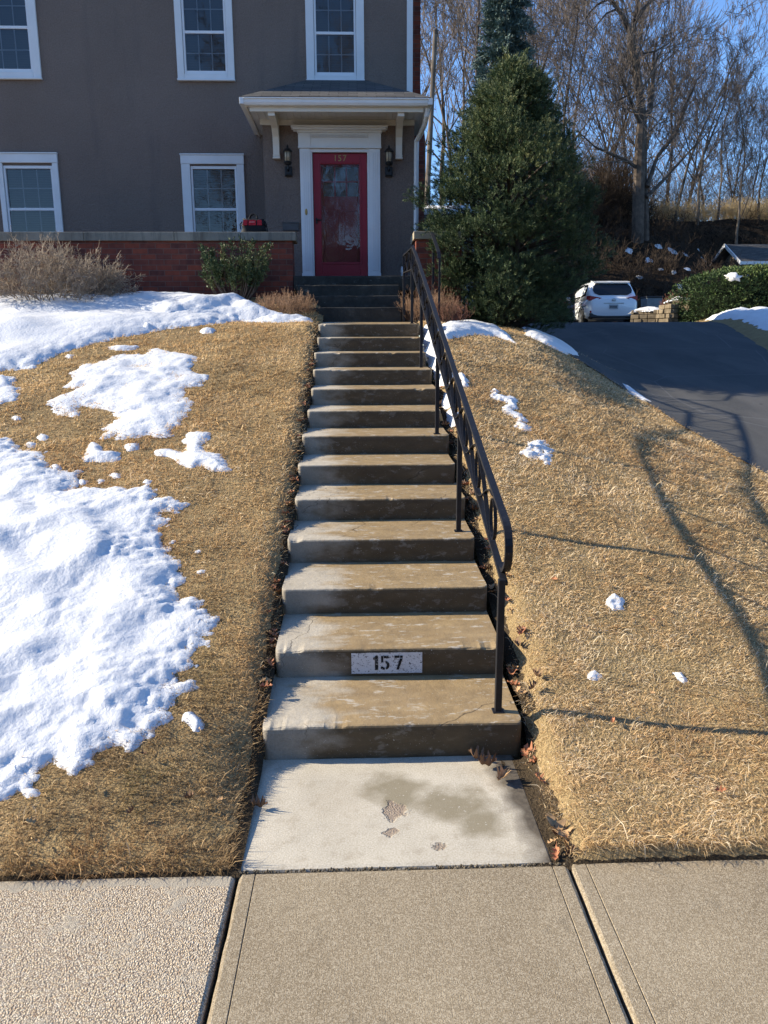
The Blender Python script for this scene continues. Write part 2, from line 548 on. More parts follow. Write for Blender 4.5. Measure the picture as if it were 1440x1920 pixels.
def spot(m, cx, cy, r, amp, nscale=9, soft=0.35, ysq=1.0):
    """soft irregular patch mask around a world point"""
    x, y, z = m.sep(m.pos())
    dx = m.math('SUBTRACT', x, cx); dy = m.math('MULTIPLY', m.math('SUBTRACT', y, cy), ysq)
    d = m.math('SQRT', m.math('ADD', m.math('MULTIPLY', dx, dx), m.math('MULTIPLY', dy, dy)))
    d = m.math('ADD', m.math('DIVIDE', d, r), m.math('MULTIPLY', m.math('SUBTRACT', m.noise(nscale, 5), 0.5), amp))
    return m.ramp(d, [(max(0, 1 - soft), 1.0), (1.0, 0.0)])

def mat_path():
    m = Mat('walk_concrete', 0.85, 0.25)
    c = m.ramp(m.noise(4, 6), [(0.25, (.36, .31, .225)), (0.75, (.55, .485, .37))])
    c = m.mix(0.38, c, m.ramp(m.noise(150, 4), [(.3, (.22, .19, .145)), (.7, (.66, .62, .55))]))
    c = m.mix(m.ramp(m.noise(13, 6, rough=.7), [(.52, 0.0), (.70, .45)]), c, (.26, .21, .145))
    damp = m.math('MAXIMUM', spot(m, .13, 2.83, .17, 1.6, 9, .6, 1.1), spot(m, .36, 2.72, .19, 1.6, 9, .6, 1.2))
    damp = m.math('MAXIMUM', damp, spot(m, .45, 2.60, .13, 1.6, 9, .6))
    c = m.mix(m.math('MULTIPLY', damp, .8), c, (.20, .165, .10))
    c = m.mix(m.math('MULTIPLY', spot(m, -.12, 2.75, .22, 1.8, 7, .8), .22), c, (.33, .27, .19))
    x, y, z = m.sep(m.pos())
    dirt = m.math('ADD', m.math('ADD', x, m.math('MULTIPLY', y, .10)), m.math('MULTIPLY', m.math('SUBTRACT', m.noise(10, 5), .5), .16))
    c = m.mix(m.ramp(m.math('SUBTRACT', dirt, .3), [(.505, 0.0), (.59, .93)]), c, m.ramp(m.noise(40, 5), [(.3, (.035, .027, .02)), (.7, (.10, .08, .058))]))
    pit = m.math('MAXIMUM', m.math('MAXIMUM', spot(m, .125, 2.69, .050, 2.4, 24, .25, .8), spot(m, .10, 2.555, .030, 2.4, 34, .3)), spot(m, .275, 2.465, .026, 2.8, 60, .5))
    c = m.mix(m.math('MULTIPLY', pit, .85), c, m.ramp(m.noise(120, 3), [(.3, (.20, .14, .10)), (.7, (.36, .28, .21))]))
    salt = m.ramp(m.noise(70, 4), [(.64, 0.0), (.70, .8)])
    c = m.mix(m.math('MULTIPLY', salt, damp), c, (.55, .52, .46))
    m.color(c)
    m.rough(m.ramp(damp, [(0, .88), (1, .6)]))
    b = m.bump(m.noise(180, 3), 0.35, 0.003)
    m.bump(m.math('SUBTRACT', m.math('MULTIPLY', m.noise(140, 3), pit), m.math('MULTIPLY', pit, 1.3)), 1.0, 0.008, b)
    return m.m
M_PATH = mat_path()
slab('path', -0.455, 0.665, 2.362, 3.105, M_PATH, groove=(False, False), seed=8, skew=0.0)
# grit in the joint at the sidewalk
g = MB()
rr = random.Random(5)
for i in range(260):
    x = rr.uniform(-.44, .70); y = 2.356 + rr.gauss(0, .004); s = rr.uniform(.0015, .005)
    g.lathe([(s * .6, -.012), (s, -.006), (s * .5, -.006 + s)], (x, y, 0.004), 5)
o = g.build('joint_grit', mat_soil('grit', (.16, .13, .09)))
tag(o, 'line of sandy grit in the joint between path and sidewalk', 'grit', kind='stuff')

# ================================================================== STAIRS
def mat_steps():
    m = Mat('step_concrete', 0.8, 0.3)
    p = m.pos(); x, y, z = m.sep(p)
    nz = m.sep(m.node('ShaderNodeNewGeometry').outputs['Normal'])[2]
    base = m.ramp(m.noise(5, 6), [(.3, (.34, .29, .215)), (.7, (.46, .40, .31))])
    base = m.mix(.25, base, m.ramp(m.noise(140, 3), [(.3, (.18, .155, .12)), (.7, (.52, .48, .41))]))
    # damp, algae-brown part: everything but the left end
    w1 = m.math('ADD', m.math('MULTIPLY', m.math('SUBTRACT', x, SXL + .12), 3.2), m.math('MULTIPLY', m.math('SUBTRACT', m.noise(3.2, 6, vec=m.scale(p, (1, 2.2, 2.2))), .5), 2.6))
    wet = m.ramp(w1, [(.15, 0.0), (.75, 1.0)])
    brown = m.ramp(m.noise(7, 5, vec=m.scale(p, (1, 2, 2))), [(.3, (.20, .128, .052)), (.7, (.31, .208, .092))])
    c = m.mix(m.math('MULTIPLY', wet, .86), base, brown)
    # risers: their shade put into the colour, with wear and paler scuffs
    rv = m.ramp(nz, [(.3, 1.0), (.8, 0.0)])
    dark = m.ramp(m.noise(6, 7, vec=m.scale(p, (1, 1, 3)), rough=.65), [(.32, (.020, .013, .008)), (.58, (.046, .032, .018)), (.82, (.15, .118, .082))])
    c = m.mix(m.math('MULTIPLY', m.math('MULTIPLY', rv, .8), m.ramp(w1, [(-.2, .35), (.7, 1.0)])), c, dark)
    # mineral bloom
    bl = m.ramp(m.noise(11, 8, vec=m.scale(p, (1, 2.6, 2.0)), rough=.68), [(.565, 0.0), (.64, 1.0)])
    c = m.mix(m.math('MULTIPLY', bl, m.math('MULTIPLY', m.math('MULTIPLY', wet, .62), m.math('SUBTRACT', 1.0, m.math('MULTIPLY', rv, .72)))), c, (.50, .46, .39))
    sp = m.ramp(m.noise(120, 2), [(.70, 0.0), (.75, .7)])
    c = m.mix(sp, c, (.55, .51, .44))
    ck = m.voro(1.15, vec=m.mix(.10, p, m.node('ShaderNodeTexNoise').outputs['Color']), feature='DISTANCE_TO_EDGE')
    c = m.mix(m.math('MULTIPLY', m.ramp(ck, [(.0, .8), (.0028, 0.0)]), m.ramp(m.noise(1.7, 3), [(.48, 0.0), (.56, 1.0)])), c, (.03, .022, .015))
    c = m.mix(m.ramp(m.voro(55), [(.05, .7), (.09, 0.0)]), c, (.07, .052, .034))
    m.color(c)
    m.rough(m.ramp(wet, [(0, .88), (1, .55)]))
    b = m.bump(m.noise(22, 6), 0.35, 0.012)
    m.bump(m.noise(170, 3), 0.35, 0.0035, b)
    return m.m
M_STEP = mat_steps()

def step_mesh(i, x0, x1, y0, y1, zb, zt, seed, nseg=230, slope=0.0, chips=()):
    prof = [(0.0, zb - .03), (0.0, zb + .015), (-.001, zb + (zt - zb) * .5), (0.0, zt - .030), (.002, zt - .011), (.006, zt - .004), (.014, zt - .0005), (.05, zt), (.13, zt), (.24, zt)]
    L = y1 - y0
    prof += [(L * .7, zt + slope * .5), (L, zt + slope), (L, zb - .03)]
    n = len(prof)
    xs = np.linspace(x0, x1, nseg)
    vs, fs = [], []
    rc = .028
    for a, x in enumerate(xs):
        d = min(x - x0, x1 - x)
        yo = rc - math.sqrt(max(0, rc * rc - (rc - d) ** 2)) if d < rc else 0
        wav = .003 * float(fbm(x * 2.5, i * 3.3, 70 + seed)) + .0022 * float(fbm(x * 18, i * 7.7, 90 + seed))
        ch = max(0.0, float(fbm(x * 9, i * 5.1, 120 + seed, 2)) - .5) * .02
        for (cx, cw, cd) in chips:
            ch = max(ch, cd * min(1, max(0, 2.0 * (1 - abs(x - cx) / cw) + .8 * float(fbm(x * 15, i, 7, 2)) - .3)) * .55)
        for k, (py, pz) in enumerate(prof):
            dy = py + (yo if py < .1 else 0); dz = 0
            if k < 9: dy += wav
            if 3 <= k <= 7:
                wgt = (0.2, .6, 1, 1, .55)[k - 3]
                dy += ch * wgt * .5 if k < 6 else 0
                dz = -ch * wgt * (.55 + .9 * float(vnoise(x * 34, k * 1.9 + i, 17)))
            if k in (1, 2): dy += .002 * float(fbm(x * 11, k * 5 + i, 33))
            vs.append((x, y0 + dy, pz + dz + (.003 * float(fbm(x * 3, py * 6 + i, 44)) if k >= 7 and k < n - 1 else 0)))
    for a in range(nseg - 1):
        for k in range(n - 1):
            fs.append((a * n + k, (a + 1) * n + k, (a + 1) * n + k + 1, a * n + k + 1))
    fs.append(tuple(range(n))); fs.append(tuple((nseg - 1) * n + k for k in range(n - 1, -1, -1)))
    return vs, fs

stairs = thing('concrete_stairs', 'long straight flight of thirteen stained concrete steps up the bank', 'stairs', (SX, SY0, 0))
rr = random.Random(11)
step_objs = []
chip_tab = {0: [(-.36, .05, .012), (-.10, .03, .007)], 1: [(-.33, .07, .020), (-.40, .05, .014), (.62, .05, .016)], 3: [(-.40, .05, .018)], 4: [(.2, .03, .008)], 8: [(.55, .07, .02)], 12: [(-.40, .06, .03)], 11: [(.60, .07, .015)]}
for i in range(13):
    jl, jr = rr.uniform(-.012, .012), rr.uniform(-.012, .012)
    y1 = SY0 + (i + 1) * TR + .04 if i < 12 else 9.96
    vs, fs = step_mesh(i, SXL + jl, SXR + jr, SY0 + i * TR, y1, i * RI, (i + 1) * RI, i, chips=chip_tab.get(i, ()), slope=0.012 if i < 12 else .05)
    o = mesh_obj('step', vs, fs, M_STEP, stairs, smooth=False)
    step_objs.append(o)

# painted number patch on the second riser
mp = Mat('worn_white_paint', 0.7, 0.3)
sc_ = mp.noise(90, 5, vec=mp.scale(mp.pos(), (1, 1, 1.6)), rough=.7)
mp.color(mp.mix(mp.ramp(sc_, [(.585, 0.0), (.605, 1.0)]), mp.mix(mp.ramp(mp.noise(20, 4), [(.3, 0.0), (.8, .5)]), (.66, .66, .66), (.42, .41, .40)), (.05, .045, .04)))
plate_y = SY0 + TR - .0055
pm = MB()
rr = random.Random(3)
Xs = np.linspace(-.05, .30, 40)
vs = [(x, plate_y, .180 + .0015 * rr.random()) for x in Xs] + [(x, plate_y, .2885 + .0015 * rr.random()) for x in Xs]
pm.add(vs, [(k, k + 1, 41 + k, 40 + k) for k in range(39)])
plate = pm.build('address_patch', mp.m, step_objs[1])
plate['label'] = 'worn white painted rectangle with black stencilled 157'
mk = Mat('worn_black_paint', 0.75, 0.2)
mk.color(mk.mix(mk.ramp(mk.noise(150, 4), [(.62, 0.0), (.66, 1.0)]), (.018, .018, .018), (.45, .45, .45)))
dy_ = plate_y - .002
def flat_poly(mb, pts):
    mb.add([(x, dy_, z) for x, z in pts], [tuple(range(len(pts)))])
def stencil(ch, x, z, w, h, mb):
    P = lambda u, v: (x + u * w, z + v * h)
    if ch == '1':
        for q in ([(.36, 0), (.72, 0), (.72, 1), (.36, 1)], [(.18, .74), (.33, .74), (.33, .93), (.18, .88)]): flat_poly(mb, [P(*a) for a in q])
    if ch == '5':
        for q in ([(.05, .52), (.30, .52), (.30, 1), (.05, 1)], [(.36, .82), (.95, .82), (.95, 1), (.36, 1)]): flat_poly(mb, [P(*a) for a in q])
        for a0, a1 in ((-75, 78), (-200 + 85, -95)):
            k = 8
            an = [math.radians(a0 + (a1 - a0) * t / k) for t in range(k + 1)]
            out = [(.50 + .50 * math.cos(t), .32 + .32 * math.sin(t)) for t in an]
            inn = [(.50 + .20 * math.cos(t), .32 + .16 * math.sin(t)) for t in reversed(an)]
            flat_poly(mb, [P(*q) for q in out + inn])
        flat_poly(mb, [P(*a) for a in [(.0, .10), (.22, .02), (.36, .0), (.36, .18), (.2, .24), (.04, .24)]])
    if ch == '7':
        for q in ([(.05, .83), (.62, .83), (.62, 1), (.05, 1)], [(.68, .83), (.98, .83), (.98, 1), (.68, 1)], [(.66, .79), (.98, .79), (.56, 0), (.26, 0)]): flat_poly(mb, [P(*a) for a in q])
for ch, x in (('1', .050), ('5', .094), ('7', .160)):
    mb = MB(); stencil(ch, x, .200, .044, .074, mb)
    mb.build('digit', mk.m, plate)

# ================================================================== SNOW
def poly_sd(X, Y, poly):
    """signed distance, positive inside"""
    P = np.array(poly)
    d = np.full(X.shape, 1e9); inside = np.zeros(X.shape, dtype=bool)
    for i in range(len(P)):
        a = P[i]; b = P[(i + 1) % len(P)]
        e = b - a; L = max(1e-12, e @ e)
        t = np.clip(((X - a[0]) * e[0] + (Y - a[1]) * e[1]) / L, 0, 1)
        d = np.minimum(d, np.hypot(X - a[0] - t * e[0], Y - a[1] - t * e[1]))
        cond = ((a[1] > Y) != (b[1] > Y))
        with np.errstate(divide='ignore', invalid='ignore'):
            xi = (b[0] - a[0]) * (Y - a[1]) / (b[1] - a[1] + 1e-15) + a[0]
        inside ^= cond & (X < xi)
    return np.where(inside, d, -d)

m = Mat('snow', 0.55, 0.3)
m.color(m.ramp(m.noise(3, 5), [(.3, (.62, .65, .69)), (.7, (.68, .70, .73))]))
b_ = m.bump(m.noise(38, 5), 0.35, 0.02)
m.bump(m.noise(260, 3), 0.45, 0.004, b_)
grime = m.math('MULTIPLY', m.ramp(m.noise(1.6, 4), [(.50, 0.0), (.70, 1.0)]), m.ramp(m.noise(75, 5, rough=.7), [(.56, 0.0), (.70, .55)]))
_c = m.ramp(m.noise(3, 5), [(.3, (.66, .665, .675)), (.7, (.71, .712, .715))])
_c = m.mix(grime, _c, (.36, .31, .25))
_c = m.mix(m.ramp(m.voro(26), [(.045, .8), (.07, 0.0)]), _c, (.24, .19, .14))
m.color(_c)
M_SNOW = m.m
SNOW = []       # (xs, ys, T) for keeping grass from poking through

def snow_patch(label, poly, h, lump, res, seed, lump_scale=3.2, edge=.10, ragged=.05, hole=0.0, group=None, zf=H, name='snow_patch'):
    P = np.array(poly)
    x0, y0 = P.min(0) - .08; x1, y1 = P.max(0) + .08
    xs = np.arange(x0, x1 + res, res); ys = np.arange(y0, y1 + res, res)
    X, Y = np.meshgrid(xs, ys)
    sd = poly_sd(X, Y, poly)
    sd = sd + ragged * (1.15 * fbm(X * 7, Y * 7, seed, 4) + .95 * fbm(X * 24, Y * 24, seed + 5, 4))
    body = 1 - np.exp(-np.maximum(sd, 0) / edge)
    lum = fbm(X * lump_scale, Y * lump_scale, seed + 9, 2)
    rid = 1 - np.abs(fbm(X * lump_scale * .8 + 5, Y * lump_scale * 1.1, seed + 19, 2)) * 2.2
    T = body * (h + lump * (.80 * lum + .18 * np.clip(rid, -.3, 1)) * np.clip(sd / (edge * 2), 0, 1))
    T = T + .0035 * fbm(X * 18, Y * 18, seed + 3, 2) * body
    if hole:
        T = T - hole * np.clip(fbm(X * 11, Y * 11, seed + 29, 3) - .15, 0, 1)
    T = np.where(sd < 0, sd * .35 - .002, T)
    SNOW.append((x0, y0, res, T))
    Z = zf(X, Y) + T + .004
    nx, ny = len(xs), len(ys)
    idx = np.arange(nx * ny).reshape(ny, nx)
    q = np.stack([idx[:-1, :-1], idx[:-1, 1:], idx[1:, 1:], idx[1:, :-1]], -1).reshape(-1, 4)
    q = q[(T.reshape(-1)[q] > 0).any(axis=1)]
    used = np.unique(q); rm = np.zeros(nx * ny, dtype=np.int64); rm[used] = np.arange(len(used))
    V = np.stack([X, Y, Z], -1).reshape(-1, 3)[used]
    q = rm[q]
    # underside skirt so that the layer is solid
    org = V.mean(0)
    me = fast_mesh(name, V - org, q, M_SNOW, smooth=True)
    o = link_mesh(name, me, loc=org)
    return tag(o, label, 'snow', group)

zA = 2.3226
pxA = lambda pts: [hit(x / zA, 560 + y / zA) for x, y in pts]
pxB = lambda pts: [hit(x / zA, 1100 + y / zA) for x, y in pts]
pxR = lambda pts: [hit(840 + x / 2.4, 640 + y / 2.4) for x, y in pts]
pxT = lambda pts: [hit(720 + x / 5.143, 420 + y / 5.143) for x, y in pts]

A = pxA([(0, 315), (65 * zA, 300), (250, 240), (400, 195), (560, 165), (680, 140), (760, 130), (900, 115), (1050, 100), (1200, 105), (1365, 108)])
A = [(-9, A[0][1] + .15)] + A + [(-.62, 9.62), (-1.15, 9.75), (-1.45, 10.25), (-1.75, 10.7), (-2.2, 10.95), (-9, 10.95)]
snow_patch('broad deep snow field on the terrace below the brick porch wall', A, .10, .055, .03, 101, 1.6, .22, .06)
# ridge of shovelled snow nearer the shrubs
A2 = pxA([(560, 70), (760, 45), (900, 22), (1080, 22), (1130, 45), (1180, 66), (1290, 92), (1150, 98), (950, 98), (700, 112), (480, 95)])
snow_patch('lumpy raised snow bank beside the low brown shrub at the stair head', A2, .17, .10, .025, 131, 3.2, .16, .03)
B = pxA([(690, 212), (740, 235), (860, 250), (855, 285), (835, 300), (850, 330), (900, 335), (905, 352), (860, 385), (800, 395), (815, 440), (830, 485), (800, 530), (760, 565), (750, 600), (720, 612), (640, 600), (570, 615), (460, 600), (455, 570), (500, 545), (485, 492), (400, 470), (345, 465), (330, 510), (255, 505), (230, 475), (205, 450), (260, 420), (330, 395), (280, 385), (330, 345), (310, 320), (370, 285), (480, 268), (500, 240), (620, 245), (650, 222)])
snow_patch('lumpy mid-slope snow patch with a jagged outline on the left lawn', B, .034, .045, .020, 151, 3.8, .11, .045, .02)
Bs = pxA([(470, 210), (600, 206), (600, 222), (530, 228), (470, 222)])
snow_patch('thin sliver of snow just above the mid-slope patch', Bs, .03, .01, .02, 155, 4, .05, .02)
C = pxA([(810, 592), (860, 584), (910, 588), (920, 612), (880, 640), (882, 664), (940, 680), (960, 682), (1000, 752), (960, 758), (920, 748), (880, 730), (830, 740), (760, 695), (720, 690), (670, 682), (690, 662), (740, 656), (760, 668), (805, 680), (822, 640), (790, 622), (810, 605)])
snow_patch('small branching snow patch shaped like a bent arm', C, .032, .02, .013, 161, 5, .05, .022)
D = pxA([(400, 630), (425, 640), (460, 668), (520, 672), (522, 700), (470, 712), (372, 712), (372, 680)])
snow_patch('small rounded triangular snow patch left of the branching one', D, .035, .025, .013, 171, 5, .05, .02)
snow_patch('little oval snow scrap between two larger patches', pxA([(545, 640), (600, 632), (606, 655), (560, 664)]), .03, .01, .012, 173, 5, .04, .01)
Fp = [hit(-330, 1560), hit(-330, 830)] + pxA([(0, 615), (40, 625), (95, 660), (170, 672), (165, 700), (200, 735), (290, 750), (350, 755), (350, 785), (325, 830), (400, 828), (450, 826), (560, 830), (655, 828), (680, 868), (780, 878), (805, 900), (760, 930), (700, 945), (738, 990), (700, 1022), (752, 1062), (730, 1092), (800, 1150), (822, 1198), (788, 1242), (800, 1290)]) \
    + pxB([(870, 78), (862, 105), (925, 150), (915, 195), (880, 250), (808, 300), (860, 355), (752, 392), (742, 418), (828, 432), (790, 480), (705, 540), (690, 588), (605, 655), (560, 688), (430, 722), (350, 770), (372, 788), (330, 818), (240, 806), (172, 838), (90, 868), (0, 912)])
snow_patch('largest snow pile, deep and lumpy, on the left lawn above the sidewalk', Fp, .070, .085, .016, 181, 2.7, .20, .062, .016)
snow_patch('snow scrap lying on bare grass off the corner of the largest pile', pxB([(790, 557), (830, 556), (872, 572), (888, 618), (850, 630), (820, 605), (795, 585)]), .05, .02, .008, 191, 7, .04, .012)
snow_patch('small snow scrap by the largest pile, lowest on the left lawn', pxB([(105, 890), (150, 884), (165, 905), (130, 915)]), .02, .01, .008, 193, 7, .03, .01)
snow_patch('small thin snow patch at the left lawn edge above the largest pile', pxA([(-60, 330), (0, 338), (62, 342), (80, 400), (62, 440), (0, 455), (-60, 450)]), .03, .02, .018, 195, 5, .06, .05, .03)
snow_patch('low lump of snow standing on the lip of the terrace snow field', pxA([(612, 125), (640, 118), (672, 128), (670, 142), (620, 145)]), .11, .01, .015, 196, 5, .08, .01)
snow_patch('little snow scrap near the top edge of the left lawn', pxA([(868, 142), (905, 132), (942, 138), (930, 152), (880, 154)]), .06, .01, .015, 197, 5, .06, .015)
for k, (x, y, r) in enumerate(((185, 605, 22), (130, 640, 20), (500, 770, 16), (640, 800, 20), (360, 800, 18), (440, 795, 16), (860, 1105, 14), (875, 1190, 12), (300, 252, 14), (240, 735, 26), (70, 520, 18))):
    snow_patch('tiny leftover scrap of snow among the dry grass of the left lawn', pxA([(x - r, y), (x - r * .3, y - r * .6), (x + r, y - r * .3), (x + r * .9, y + r * .5), (x - r * .2, y + r * .6)]), .025, .01, .012, 200 + k, 6, .04, .014, group='tiny snow scraps on the left lawn')
# right of the stairs
J = pxT([(560, 985), (640, 965), (700, 950), (830, 960), (1020, 990), (1150, 1040), (1250, 1130), (1290, 1160), (1180, 1120), (1060, 1085), (960, 1075), (880, 1068), (760, 1090), (620, 1112), (560, 1100)])
snow_patch('snow patch spread below the big dark evergreen at the lawn top', J, .06, .03, .02, 221, 4, .07, .03, .02)
J2 = pxT([(385, 1000), (480, 990), (560, 1000), (560, 1100), (500, 1180), (540, 1280), (600, 1390), (680, 1500), (600, 1560), (530, 1560), (480, 1460), (430, 1310), (400, 1230), (385, 1150)])
snow_patch('long shaded snow strip lying along the right edge of the stairs', J2, .15, .03, .015, 227, 4, .09, .02)
snow_patch('sunlit snow tail on the grass just right of the railing', pxT([(720, 1440), (760, 1455), (800, 1510), (835, 1570), (790, 1585), (750, 1560), (735, 1500)]), .05, .02, .01, 231, 5, .05, .02)
snow_patch('rounded snow lump in the gap beside the steps, upper one', pxT([(550, 1700), (600, 1640), (665, 1680), (670, 1740), (610, 1790), (560, 1770)]), .13, .02, .01, 233, 5, .07, .008)
snow_patch('rounded snow lump in the gap beside the steps, lower one', pxT([(600, 1820), (680, 1790), (730, 1850), (720, 1930), (650, 1960), (615, 1900)]), .12, .02, .01, 235, 5, .07, .008)
snow_patch('patchy snow streak on the right lawn, upper and longer part', pxR([(190, 212), (240, 218), (245, 250), (300, 258), (318, 310), (350, 335), (362, 372), (385, 408), (350, 405), (300, 388), (290, 345), (250, 325), (230, 298), (250, 272), (192, 252)]), .022, .02, .011, 241, 9, .035, .045, .05)
snow_patch('patchy snow streak on the right lawn, lower and shorter part', pxR([(375, 452), (440, 448), (452, 480), (468, 515), (442, 558), (420, 530), (370, 528), (332, 515), (350, 488)]), .022, .02, .009, 243, 9, .035, .045, .05)
snow_patch('single fist-sized snow lump alone on the right lawn', pxR([(718, 1165), (748, 1148), (780, 1168), (776, 1205), (740, 1208), (716, 1188)]), .024, .025, .005, 245, 18, .018, .02)
snow_patch('flat icy snow scrap on the right lawn near the lower railing shadow', pxR([(1010, 1495), (1050, 1490), (1078, 1530), (1060, 1540), (1030, 1525)]), .02, .01, .006, 247, 14, .025, .01)
snow_patch('pale thin snow scrap on the right lawn near the lowest railing post', pxR([(628, 1492), (660, 1480), (685, 1505), (665, 1525), (640, 1520)]), .018, .01, .006, 249, 14, .025, .01)
# ================================================================== DRY GRASS
def snow_depth(X, Y):
    D = np.zeros_like(X)
    for (x0, y0, res, T) in SNOW:
        i = np.round((X - x0) / res).astype(int); j = np.round((Y - y0) / res).astype(int)
        ok = (i >= 0) & (j >= 0) & (i < T.shape[1]) & (j < T.shape[0])
        v = np.zeros_like(X); v[ok] = T[j[ok], i[ok]]
        D = np.maximum(D, v)
    return D

mg = Mat('dry_grass', 0.75, 0.25)
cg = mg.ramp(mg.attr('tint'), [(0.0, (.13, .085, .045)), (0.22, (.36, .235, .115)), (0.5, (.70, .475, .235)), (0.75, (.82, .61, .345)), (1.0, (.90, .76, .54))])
cg = mg.mix(mg.attr('rust'), cg, (.46, .25, .105))
cg = mg.mix(mg.attr('green'), cg, (.16, .18, .055))
mg.color(cg)
_tl = mg.node('ShaderNodeBsdfTranslucent'); mg.link(cg, _tl.inputs['Color'])
_mx = mg.node('ShaderNodeMixShader'); _mx.inputs[0].default_value = .45
mg.link(mg.bsdf.outputs[0], _mx.inputs[1]); mg.link(_tl.outputs[0], _mx.inputs[2])
mg.link(_mx.outputs[0], mg.t.nodes['Material Output'].inputs['Surface'])
M_GRASS = mg.m
rng = np.random.default_rng(42)

def grass(name, label, x0, x1, y0, y1, dens, seed, okf):
    n = int((x1 - x0) * (y1 - y0) * dens)
    X = rng.uniform(x0, x1, n); Y = rng.uniform(y0, y1, n)
    d = np.hypot(X, Y)
    keep = rng.random(n) < np.clip((3.0 / d) ** 1.55, .10, 1)
    # what the photo can see, with a margin for a step to the side
    keep &= (np.abs(X) < 1.2 + .62 * Y)
    X = X[keep]; Y = Y[keep]
    clump = .5 + .5 * fbm(X * 9, Y * 9, seed + 1, 3)
    k2 = okf(X, Y) & (rng.random(len(X)) < .18 + 1.25 * clump) & (snow_depth(X, Y) < .021)
    X = X[k2]; Y = Y[k2]; n = len(X); d = np.hypot(X, Y); clump = clump[k2]
    Z = H(X, Y) - .006
    az = rng.uniform(0, 2 * PI, n)
    # matted by the winter: bias of lie
    bias = fbm(X * 3, Y * 3, seed + 2, 2) * 2.5
    az = np.where(rng.random(n) < .45, bias + rng.normal(0, .7, n), az)
    tilt = np.clip(rng.normal(1.15, .30, n), .15, 1.55)
    edge = np.clip((2.47 - Y) / .1, 0, 1)
    L = rng.uniform(.018, .047, n) * (1 + .5 * edge) * (.8 + .4 * clump)
    wd = rng.uniform(.0006, .0014, n) * np.clip(d / 3.0, 1, 2.6)
    L = L * np.clip(d / 5, 1, 1.25)
    tall = (rng.random(n) < .045) & (d < 6.5)
    L = np.where(tall, L * rng.uniform(1.4, 2.1, n), L); wd = np.where(tall, wd * 1.25, wd)
    lipm = (Y < 2.42) & (rng.random(n) < .65)
    az = np.where(lipm, -PI / 2 + rng.normal(0, .6, n), az)
    L = np.where(lipm, L * 1.25, L)
    pe = (np.abs(X - (SXL - .03)) < .06) & (Y < 3.4) & (rng.random(n) < .5)
    az = np.where(pe, rng.normal(0, .7, n), az); tilt = np.where(pe, rng.uniform(.5, 1.2, n), tilt); L = np.where(pe, L * 1.1, L)
    dx, dy = np.cos(az), np.sin(az)
    h1 = np.cos(tilt * .7); r1 = np.sin(tilt * .7); h2 = np.cos(np.minimum(tilt * 1.35, 1.75)); r2 = np.sin(np.minimum(tilt * 1.35, 1.75))
    px, py = -dy, dx
    tw = rng.uniform(-.9, .9, n)
    p0 = np.stack([X, Y, Z], -1)
    p1 = p0 + np.stack([dx * r1, dy * r1, h1], -1) * (L * .5)[:, None]
    p2 = p1 + np.stack([dx * r2, dy * r2, h2], -1) * (L * .5)[:, None]
    w = np.stack([px * np.cos(tw), py * np.cos(tw), np.sin(tw)], -1) * wd[:, None]
    V = np.stack([p0 - w, p0 + w, p1 - w * .9, p1 + w * .9, p2], 1).reshape(-1, 3)
    b = (np.arange(n) * 5)[:, None]
    T = np.concatenate([b + np.array([[0, 1, 3]]), b + np.array([[0, 3, 2]]), b + np.array([[2, 3, 4]])], 1).reshape(-1, 3)
    patch = fbm(X * 1.1, Y * 1.1, seed + 7, 3); patch2 = fbm(X * 4.5, Y * 4.5, seed + 17, 3)
    t = np.clip(.57 + .22 * patch + .30 * patch2 + rng.normal(0, .24, n), 0, 1)
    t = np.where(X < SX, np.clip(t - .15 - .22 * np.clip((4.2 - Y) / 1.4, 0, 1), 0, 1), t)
    g = np.clip(fbm(X * 2.6, Y * 2.6, seed + 23, 3) * 2.0 - .25, 0, 1) * np.clip((4.2 - Y) / 1.2, 0.12, 1)
    g = np.where(rng.random(n) < .75, g * rng.random(n), 0)
    ru = np.clip(fbm(X * 1.9, Y * 1.9, seed + 41, 3) * 2.2 - .25, 0, 1) * rng.random(n) * .8
    t = np.where(tall, np.clip(t + .22, 0, 1), t)
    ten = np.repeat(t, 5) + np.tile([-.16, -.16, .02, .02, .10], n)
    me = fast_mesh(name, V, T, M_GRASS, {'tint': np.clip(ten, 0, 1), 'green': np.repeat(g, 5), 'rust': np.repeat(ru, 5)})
    o = link_mesh(name, me)
    return tag(o, label, 'grass', kind='stuff')

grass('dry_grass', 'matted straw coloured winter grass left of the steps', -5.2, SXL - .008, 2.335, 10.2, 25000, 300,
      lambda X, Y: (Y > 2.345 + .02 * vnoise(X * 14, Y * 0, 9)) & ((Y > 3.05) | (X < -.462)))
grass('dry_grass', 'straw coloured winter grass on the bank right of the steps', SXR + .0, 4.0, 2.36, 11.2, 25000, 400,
      lambda X, Y: (Y > 2.372 + .02 * vnoise(X * 14, Y * 0, 19)) & (X > np.where(Y < 3.2, .685 + .05 * vnoise(X * 0, Y * 7, 5) - .03 * (2.9 - Y), SXR + .055 + .06 * fbm(X * 0, Y * 3.3, 77, 3))) & (X < x_drive(Y) + .03))

